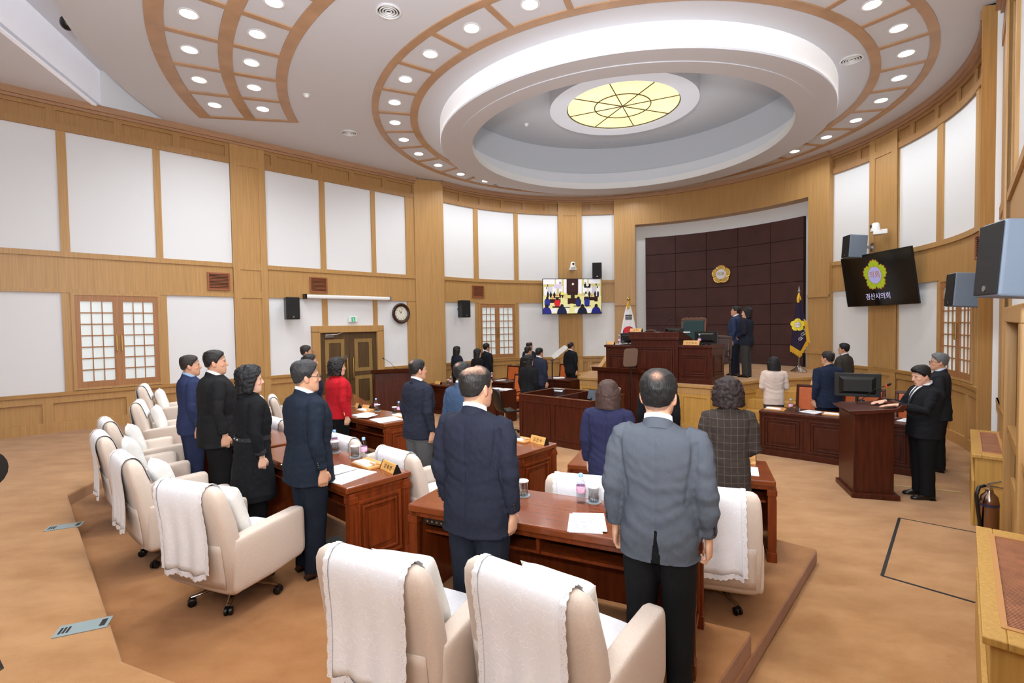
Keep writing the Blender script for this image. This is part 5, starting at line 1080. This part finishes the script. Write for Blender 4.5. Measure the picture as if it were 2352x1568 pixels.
    for s in (-1,1):
        ex=((X-s*.033)/.017)**2; blend((Y>.06)*np.exp(-(ex+((Z-1.638)/.0062)**2)**2),(236,230,226)); blend((Y>.06)*np.exp(-((((X-s*.033)/.0075)**2+((Z-1.638)/.0068)**2))**2),(30,20,16)); blend(.9*(Y>.06)*np.exp(-(((X-s*.033)/.018)**2+((Z-1.6445)/.0026)**2)**2),(34,24,20)); blend(.75*(Y>.05)*np.exp(-(((X-s*.036)/.024)**2+((Z-1.664-.1*(.036-abs(X)))/.0048)**2)**2),(40,32,28))
    if hair in('short','balding','crown','gray','parted','bowl'):
        az=np.degrees(np.arctan2(abs(X),Y-HC.y)); scalp=(Z>np.interp(az,[0,60,75,90,110,140,180],[1.69,1.66,1.62,1.635,1.60,1.57,1.56]))&(abs(X)<.083)
        cr=np.exp(-(((X-.02)/.05)**2+((Y+.075)/.05)**2))*(Z>1.68) if hair=='crown' else 0
        blend(((.14+.3*(Z<1.665)) if hair=='balding' else .6*(1-.8*cr))*scalp*(Z<1.80)*(np.sqrt(X**2+(Y+.01)**2)<.12),tuple(int(q*.6+40) for q in hc))
    setcol(me,np.c_[C,np.ones(len(C))]); bo=obj('body',me,SKIN,t,smooth=80)
    # ---- jacket
    jm=cloth('cloth_%s_%d_%d_%d'%(kind,*jacket),jacket,kind); tm=cloth('cloth_plain_%d_%d_%d'%trous,trous)
    J=MB(); k=1.13
    low=[(0,.0,.80,.165*fw*k*1.06,.12*k*1.12,2.6),(0,-.004,.90,.178*fw*k,.134*k,2.5)] if not coat else []
    if not coat:
        if hem<.79: low=[(0,0,hem,.18*fw*k*1.03,.13*k*1.08,2.6)]+low
        elif hem>.82: low=[(0,0,hem,.17*fw*k,.126*k,2.5)]
    else: low=[(0,-.01,.46,.235*fw,.19,2.4),(0,-.008,.62,.222*fw,.178,2.4),(0,-.006,.80,.205*fw,.16,2.4),(0,-.004,.95,.195*fw,.146,2.4)]
    wz=1.09
    J.loft([(q_[0],q_[1],q_[2],q_[3],q_[4]*dp,*q_[5:]) for q_ in low+[(0,.004,wz,.163*fw*k,.12*k,2.4),(0,.008,1.22,.183*fw*k,.128*k,2.5),(0,-.003,1.33,.188*fw*k,.123*k,2.6),(0,-.012,1.40,.178*fw*k,.106*k,2.6),(0,-.02,1.44,.15*fw*k,.088*k,2.4),(0,-.022,1.468,.1*k,.078,2.2),(0,-.022,1.485,.076,.068)]],36)
    for s in (-1,1):
        P=[Vector((p[0]*fw,p[1],p[2])) for p in arms(pose,s)]; cuff=P[1]*.06+P[2]*.94
        J.tube([P[0]+Vector((-s*.06,0,.012)),P[0]+Vector((-s*.0,0,-.006)),P[0]*.8+P[1]*.2,P[0]*.45+P[1]*.55,P[1],P[1]*.55+P[2]*.45,cuff],[(.066,.072),(.07,.076),(.067,.074),(.06,.066),(.055,.06),(.05,.053),(.043,.046)],16)
    jv=min(max(vox*1.35,.0085),.014)
    me=evalmesh(J.mesh('jacket'),[('REMESH',dict(mode='VOXEL',voxel_size=jv)),('SMOOTH',dict(factor=.5,iterations=4))])
    if vent:
        wd=MB().rings([[(-.022,-.30,hem-.06),(.03,-.30,hem-.06),(.012,-.30,hem+.17),(.004,-.30,hem+.17)],[(-.022,-.118,hem-.06),(.03,-.118,hem-.06),(.012,-.118,hem+.17),(.004,-.118,hem+.17)]]).mesh('w')
        wo_=bpy.data.objects.new('w',wd); COL.objects.link(wo_); me=evalmesh(me,[('BOOLEAN',dict(operation='DIFFERENCE',object=wo_,solver='EXACT'))]); bpy.data.objects.remove(wo_)
    v=co(me); n=normals(me); X,Y,Z=v[:,0],v[:,1],v[:,2]; D=np.zeros(len(v))
    nzv=np.array([noise.noise(Vector((p[0]*7+sd,p[1]*7,p[2]*(3.2 if abs(p[0])<.2*fw else 9)))) for p in v]); nz2=np.array([noise.noise(Vector((p[0]*5+p[2]*6,p[1]*14+sd,p[2]*22-abs(p[0])*9))) for p in v])
    arm=abs(X)>.205*fw
    nz3=np.array([noise.noise(Vector((p[0]*16+sd,p[1]*16,p[2]*26+p[0]*20))) for p in v])
    D+=wr*(.007*nzv+np.where(arm,.006,.006*np.exp(-((Z-1.06)/.17)**2)+.002)*nz2+.0022*nz3)
    D-=wr*.004*np.exp(-(X/.006)**2)*(Y<0)*(abs(X)<.05)*(Z<1.45)                      # centre back seam
    D-=wr*.006*np.exp(-((abs(X)-(.150*fw+.05*np.clip((Z-1.15)/.3,0,1)))/.012)**2)*(Z>1.1)*(Z<1.40)*(Y<.02)   # arm folds
    D-=.0035*np.exp(-((abs(X)-.172*fw-.06*(1.42-Z))/.006)**2)*(Z>1.25)               # sleeve head seam
    setco(me,v+n*D[:,None]); shade(me,70)
    ja=obj('coat' if coat else 'jacket',me,jm,t)
    for s in (-1,1):
        if vox<.009 and not coat:
            P=[Vector((p[0]*fw,p[1],p[2])) for p in arms(pose,s)]; bm_=MB()
            for i in range(3): q=P[1]*(.16+.07*i)+P[2]*(.84-.07*i); bm_.ell(tuple(q+Vector((s*.035,-.036,0))),(.007,.007,.007),8,6)
            bm_.build('cuff_buttons',mat('cuff_button',(30,28,30),.3) if kind!='tweed' else mat('gold_button',(220,190,130),.3,.8),ja)
    # collars
    def band(nm,rx,ry,zb,zf,hh,m,par,cy=-.016,flare=.006,gap=20,th=.006):
        n_=40; mb=MB(); rs=[]
        for i in range(n_+1):
            a=R(90+gap)+R(360-2*gap)*i/n_; ca_,sa_=math.cos(a),math.sin(a); zz=zf+(zb-zf)*(.5-.5*sa_)**.8
            f=lambda r_,dz:(rx*ca_*(1+r_/rx),cy+ry*sa_*(1+r_/ry),zz+dz)
            rs.append([f(flare,-hh*.5),f(flare+th,-hh*.5),f(th,hh*.5),f(0,hh*.5)])
        mb.rings(rs); return mb.build(nm,m,par,smooth=60)
    if collar:
        if not coat: band('collar',.068,.068,1.497,1.41,.05,jm,ja,flare=.018)
        else: band('collar',.075,.08,1.50,1.43,.085,jm,ja,flare=.03)
        if shirt: band('shirt_collar',.066,.066,1.522,1.455,.044,cloth('shirt_%d_%d_%d'%shirt,shirt,'plain',.02),t,flare=.004,gap=14,th=.004)
    if neckc: band('turtleneck',.06,.06,1.515,1.5,.06,cloth('knit_%d_%d_%d'%neckc,neckc),t,gap=0)
    # ---- trousers
    T=MB(); T.loft([(0,-.004,.78,.172*fw,.128*dp,2.4),(0,-.004,.90,.18*fw,.134*dp,2.4),(0,.0,1.0,.165*fw,.12*dp,2.4)],28)
    for s in (-1,1): T.loft([(s*.1,-.012,.045,.058,.078,2.4),(s*.1,-.008,.07,.062,.08,2.4),(s*.099,-.002,.30,.072,.08,2.3),(s*.097,.006,.50,.08,.086,2.3),(s*.094,.004,.70,.094*fw,.106,2.3),(s*.09,0,.82,.10*fw,.12,2.3)],20)
    me=evalmesh(T.mesh('trousers'),[('REMESH',dict(mode='VOXEL',voxel_size=jv)),('SMOOTH',dict(factor=.5,iterations=3))])
    v=co(me); n=normals(me); D=np.array([.004*noise.noise(Vector((p[0]*8+sd,p[1]*8,p[2]*12))) for p in v])+.003*np.exp(-((abs(v[:,0])-.098)/.006)**2)*(v[:,2]<.75); setco(me,v+n*D[:,None]); obj('trousers',me,tm,t,smooth=70)
    for s in (-1,1):
        sh=MB().loft([(s*.1,-.085,.03,.028,.026,2.6),(s*.1,-.075,.037,.036,.035,2.6),(s*.1,-.02,.045,.04,.043,2.4),(s*.102,.05,.04,.045,.038,2.4),(s*.104,.12,.03,.045,.028,2.4),(s*.106,.165,.022,.034,.02,2.4),(s*.106,.18,.017,.018,.012,2.2)],18,axis='y').build('shoe',mat('shoe_leather_%d'%shoe[0],shoe,.3),t,smooth=60)
        if fem: MB().loft([(s*.1,-.07,0,.012,.012),(s*.1,-.07,.04,.02,.022)],10).build('heel',mat('shoe_leather_%d'%shoe[0],shoe),sh)
        else: MB().box(s*.1-.04,s*.1+.04,-.088,-.02,0,.012).build('heel',BLACKP,sh)
    # ---- hair, glasses
    ho=obj('hair',hair_mesh(hair,sd,hc),HAIR,t,smooth=70); ho.matrix_local=HR
    if glasses:
        g=MB()
        for s in (-1,1):
            g.tube([(s*.036+.026*math.copysign(abs(math.cos(a))**.7,math.cos(a)),.108,1.632+.019*math.copysign(abs(math.sin(a))**.7,math.sin(a))) for a in [2*PI*i/20 for i in range(20)]],.0019,6,close=True)
            g.tube([(s*.062,.106,1.64),(s*.078,.07,1.642),(s*.085,-.005,1.638),(s*.084,-.03,1.62)],.0022,6)
        g.tube([(-.011,.109,1.638),(.011,.109,1.638)],.0018,6); go=g.build('glasses',mat('glasses_frame',(30,28,30),.3,.3),t,smooth=60); go.matrix_local=HR
    if coat:
        bz=1.06; rs=[]; 
        for i in range(36):
            a=2*PI*i/36; rs.append([((.188*fw+q)*math.copysign(abs(math.cos(a))**(2/2.4),math.cos(a)),.002+(.141*dp+q)*math.copysign(abs(math.sin(a))**(2/2.4),math.sin(a)),bz+dz) for q,dz in ((0,-.02),(.006,-.02),(.006,.02),(0,.02))])
        be=MB().rings(rs,False,True).build('belt',mat('coat_belt',(24,25,28),.6),ja,smooth=50); st=MB()
        for a in (-150,-125,-100,-75,-50,-20): a=R(a); st.ell(((.196*fw)*math.cos(a),.002+.149*dp*math.sin(a),bz),(.008,.008,.008),8,6)
        st.build('belt_eyelets',SILV,be)
        for s in (-1,1):
            P=[Vector((p[0]*fw,p[1],p[2])) for p in arms(pose,s)]; q=P[1]*.2+P[2]*.8; dd=(P[2]-P[1]).normalized(); MB().tube([q-dd*.012,q+dd*.012],.052,16).box(q.x-.02+s*.05,q.x+.02+s*.05,q.y-.02,q.y+.02,q.z-.02,q.z+.02).build('cuff_strap',mat('coat_belt',(16,16,18)),ja)
    return t,ja,HR,fw
NAVY=(36,42,62); DK=(24,25,30); BLK=(22,22,25)
VN=.0062
def A_(a,c,z): return (*W(a,c),z)
gy=person('man in a grey-blue jacket and black trousers standing in the foreground',.78,2.67,T2,64,1.80,jacket=(80,87,99),trous=(26,27,30),hair='crown',hc=(22,21,22),head=-3,pose='wide',w=.95,vox=VN,hem=.785,vent=1,wr=1.35,hs_=1.06,shoe=(20,18,18))
person('balding man in a dark navy suit standing in the foreground',-.225,3.07,T2,61,1.81,jacket=(35,39,56),trous=(34,39,54),hair='balding',hc=(30,27,26),head=-8,pose='down',w=1.0,vox=VN,hem=.77,wr=1.3,hs_=1.06)
person('man in glasses and dark navy suit beside the left desk nameplate',*A_(-8.47,1.80,T2),43,1.79,jacket=(28,38,54),trous=(26,34,48),hair='parted',hc=(40,40,42),head=-10,pose='down',vox=VN,glasses=1,hem=.77,w=1.1,shoe=(58,34,28))
person('woman with short black hair in a black belted trench coat',*A_(-8.55,.84,T2),44,1.70,1,jacket=(26,27,31),trous=(22,22,26),hair='curly',hc=(14,14,17),head=-8,pose='down',vox=VN,coat=1,shirt=(170,190,205),w=1.0)
person('stout man in a black suit on the far left',*A_(-8.52,-.2,T2),40,1.84,jacket=(32,32,34),trous=(28,28,30),hair='short',hc=(24,21,20),head=-12,vox=VN,hem=.76,w=1.2)
person('man in a bright navy suit farthest left in the back row',*A_(-8.52,-1.08,T2),42,1.76,jacket=(42,52,92),trous=(38,46,80),hair='short',hc=(40,32,28),head=-10,vox=.0075,shirt=(150,180,210),w=.98)
person('woman in a bright red jacket with curly black hair',*A_(-6.62,-1.05,T1),42,1.74,1,jacket=(196,30,42),trous=(18,18,22),hair='curlybig',hc=(22,17,16),head=-6,vox=.0075,kind='tweed',hem=.86,neckc=(20,20,24),shirt=None,w=1.1,wr=.6)
person('man in a navy suit standing just left of the red jacket',*A_(-6.6,-1.95,T1),42,1.79,jacket=(38,46,74),trous=(34,40,62),hair='short',hc=(28,24,22),head=-10,vox=.008,shirt=(190,200,225))
person('man in dark suit partly hidden, farthest left near the door frame',-4.13,10.05,T1,40,1.86,jacket=(36,42,70),trous=(32,36,56),hair='short',hc=(34,28,24),head=-12,glasses=1)
person('man in a navy jacket and grey trousers, thinning crown, centre left',*A_(-6.62,.88,T1),46,1.80,jacket=(38,42,58),trous=(84,84,86),hair='crown',hc=(28,25,24),head=-8,vox=.0075,hem=.79)
person('man in a blue suit mostly hidden behind the balding man',*A_(-6.62,1.7,T1),48,1.80,jacket=(54,78,112),trous=(46,66,94),hair='crown',hc=(30,28,28),head=-4,vox=.009)
person('woman with brown shoulder-length hair in a navy jacket',.91,4.76,T1,66,1.66,1,jacket=(40,42,78),trous=(30,32,50),hair='bob',hc=(66,46,40),head=2,vox=VN,shirt=None,w=1.04,hem=.78)
person('woman with curly dark hair in a brown checked jacket',1.88,4.36,T1,76,1.70,1,jacket=(58,48,43),trous=(30,28,28),hair='curlybig',hc=(38,26,26),head=4,vox=VN,kind='check',shirt=None,w=.94,pose='front',hem=.75)
person('woman in a cream jacket with short black hair at the right bench',5.03,9.62,0,78,1.65,1,jacket=(214,196,184),trous=(56,64,84),hair='bob',hc=(24,24,26),head=6,pose='front',shirt=None,w=1.0,hem=.77)
person('man in a navy suit behind the right witness bench',5.57,8.83,0,100,1.80,jacket=(32,42,68),trous=(28,34,52),hair='crown',hc=(34,31,30),head=10,w=1.1,hem=.78,shirt=None)
person('young man in a dark olive-grey suit below the emblem television',7.62,11.5,0,118,1.80,jacket=(66,62,56),trous=(52,50,46),hair='bowl',hc=(20,18,19),head=14)
rd=person('young man in a black suit reading at the right lectern',5.33,6.47,0,166,1.74,jacket=(30,31,36),trous=(24,25,29),hair='bowl',hc=(20,18,18),head=6,nod=16,pose='lectern',vox=VN,hem=.79,w=1.05,skin=(222,172,146))
person('grey-haired man in glasses and a dark suit at the right wall',6.50,7.62,0,136,1.81,jacket=(38,40,46),trous=(30,31,36),hair='gray',hc=(104,106,108),head=10,vox=.008,glasses=1,hem=.77,shirt=(200,215,235))
person('man in a blue suit standing on the dais',5.50,12.35,DZ,142,1.72,jacket=(48,60,98),trous=(34,38,54),hair='parted',hc=(26,23,22),head=8,nod=-6,glasses=1)
person('woman with black hair and grey trousers standing on the dais',5.58,11.92,DZ,136,1.66,1,jacket=(34,38,52),trous=(62,60,60),hair='curly',hc=(18,17,18),head=12,pose='front',shirt=None,hem=.80)
person('woman in dark navy standing leftmost by the far window wall',-1.67,15.2,0,38,1.72,1,jacket=(36,38,54),trous=(26,27,34),hair='bob',hc=(26,22,22),shirt=None,vox=.012)
person('woman with long black hair in black before the far window',-.95,13.8,0,40,1.70,1,jacket=(24,24,27),trous=(22,22,24),hair='long',hc=(20,17,18),head=-10,shirt=None,glasses=1,vox=.012)
person('man in a black suit directly in front of the far window',-.78,15.3,0,38,1.79,jacket=(30,32,38),trous=(24,25,30),hair='parted',hc=(30,26,25),vox=.012,glasses=1)
person('man with receding hair, rearmost of the standing cluster',.53,15.25,0,38,1.83,jacket=(36,40,54),trous=(28,30,38),hair='balding',hc=(30,26,25),vox=.012)
person('man in a dark brown-black suit within the standing cluster',.43,13.35,0,42,1.77,jacket=(40,36,36),trous=(30,28,29),hair='short',hc=(36,28,24),head=-6,vox=.012)
person('woman in black with tied hair behind the clerks booth',.36,10.8,0,46,1.69,1,jacket=(28,28,31),trous=(24,24,27),hair='bun',hc=(28,24,24),head=-8,vox=.010,shirt=(225,225,228),w=1.05)
person('man in a navy suit, foremost right of the standing cluster',.68,12.45,0,40,1.77,jacket=(42,46,66),trous=(32,35,50),hair='short',hc=(26,22,21),vox=.012)
person('man in a black suit standing alone by the dais steps',1.80,15.3,0,34,1.79,jacket=(30,31,36),trous=(25,26,30),hair='crown',hc=(36,30,26),vox=.012,glasses=1)
person('person hidden behind the grey-jacketed man, only dark hair showing',1.93,6.6,0,60,1.72,jacket=(24,25,30),trous=(24,25,30),hair='short',hc=(26,24,25),shirt=None,vox=.012)
# front details of the reading man: shirt, tie, badge
t,ja,HR,fw=rd
def onfront(nm,pts_fn,m,off,nx=6,nz=12):
    bv=BVHTree.FromPolygons([tuple(v.co) for v in ja.data.vertices],[tuple(p.vertices) for p in ja.data.polygons]); mb=MB()
    for j in range(nz+1):
        z,x0,x1=pts_fn(j/nz)
        for i in range(nx+1):
            x=x0+(x1-x0)*i/nx; h=bv.ray_cast(Vector((x,.6,z)),Vector((0,-1,0))); mb.v.append((x,(h[0].y if h[0] else .1)+off,z))
    mb.f=[(j*(nx+1)+i,j*(nx+1)+i+1,(j+1)*(nx+1)+i+1,(j+1)*(nx+1)+i) for j in range(nz) for i in range(nx)]
    return mb.build(nm,m,t,smooth=70)
onfront('shirt_front',lambda v:(1.475-.25*v,-.062*(1-v)-.004,.062*(1-v)+.004),cloth('shirt_238_240_244',(238,240,244)),.004)
onfront('necktie',lambda v:(1.47-.23*v,-.018-.014*v*(1-v),.018+.014*v*(1-v)),mat('striped_tie',(26,28,40),.5,c2=(70,74,88),ns=30,scale=(1,1,1)),.009)
for s in (-1,1): onfront('lapel',lambda v,s=s:(1.45-.24*v,s*(.062*(1-v)+.002),s*(.10*(1-v*.75)+.01)),ja.data.materials[0],.007)
bd=MB().box(-.14,-.09,.135,.14,1.16,1.23).tube([(-.115,.14,1.23),(-.115,.14,1.27)],.003,6).build('name_badge',WHITEP,t)
MB().box(-.112,-.10,.128,.135,1.33,1.34).build('lapel_pin',mat('green_pin',(150,200,70),.4),t)
# ------------------------------------------------------------------ light and camera
def area(nm,loc,rot,size,power,col=(1,1,1),shape='DISK',sy=None,spread=180):
    l=bpy.data.lights.new(nm,'AREA'); l.energy=power; l.size=size; l.shape=shape; l.color=col; l.spread=R(spread)
    if sy: l.size_y=sy
    o=bpy.data.objects.new(nm,l); COL.objects.link(o); o.location=loc; o.rotation_euler=rot; return o
for i,(x,y) in enumerate(LPOS): area('downlight_lamp',(x,y,ZC-.03),(0,0,0),.22,LP_W,(.91,.955,1),spread=150)
for k in (6,9):   # lamps of the hidden half of the curved panel behind the camera
    t_=R(194.1+7.2*k); area('downlight_lamp',(C2[0]+8*math.cos(t_),C2[1]+8*math.sin(t_),ZC-.03),(0,0,0),1.2,LP_W*6,(.91,.955,1),spread=150)
area('dome_lamp_light',(O[0],O[1],7.2),(0,0,0),2.2,60,(1,.9,.65))
area('dome_fill',(O[0],O[1],6.3),(PI,0,0),5.5,DOME_FILL_W,(.9,.95,1))  # added upward fill to brighten the dome, not an actual fitting
area('ceiling_flash',(-.3,-.5,2.9),(R(148),0,R(-8)),.6,UP_W,(.92,.96,1),'SQUARE')
area('bounce_flash',(-.6,-1.2,5.6),(R(52),0,R(-8)),3.2,FLASH_W,(.90,.955,1),'SQUARE')
w=bpy.data.worlds.new('World'); scn.world=w; w.use_nodes=True; w.node_tree.nodes['Background'].inputs[0].default_value=(.9,.93,1,1); w.node_tree.nodes['Background'].inputs[1].default_value=.4
cam=bpy.data.cameras.new('Camera'); co_=bpy.data.objects.new('Camera',cam); COL.objects.link(co_); cam.sensor_width=36; cam.sensor_fit='HORIZONTAL'; cam.lens=36*1150.9/2352; cam.clip_start=.05; cam.clip_end=200
co_.matrix_world=Matrix.Translation((0,0,2.33))@Matrix.Rotation(PI/2-.033,4,'X')@Matrix.Rotation(-.0154,4,'Z')
scn.camera=co_
scn.view_settings.view_transform='Standard'; scn.view_settings.look='None'; scn.view_settings.exposure=EXPO; scn.view_settings.gamma=1.0
scn.cycles.max_bounces=5; scn.cycles.diffuse_bounces=3; scn.cycles.glossy_bounces=2; scn.cycles.transmission_bounces=3; scn.cycles.transparent_max_bounces=6; scn.cycles.use_adaptive_sampling=True; scn.cycles.adaptive_threshold=.05; scn.cycles.adaptive_min_samples=12; scn.cycles.use_light_tree=True; scn.cycles.caustics_reflective=False; scn.cycles.caustics_refractive=False; scn.cycles.sample_clamp_indirect=4; scn.cycles.use_denoising=True
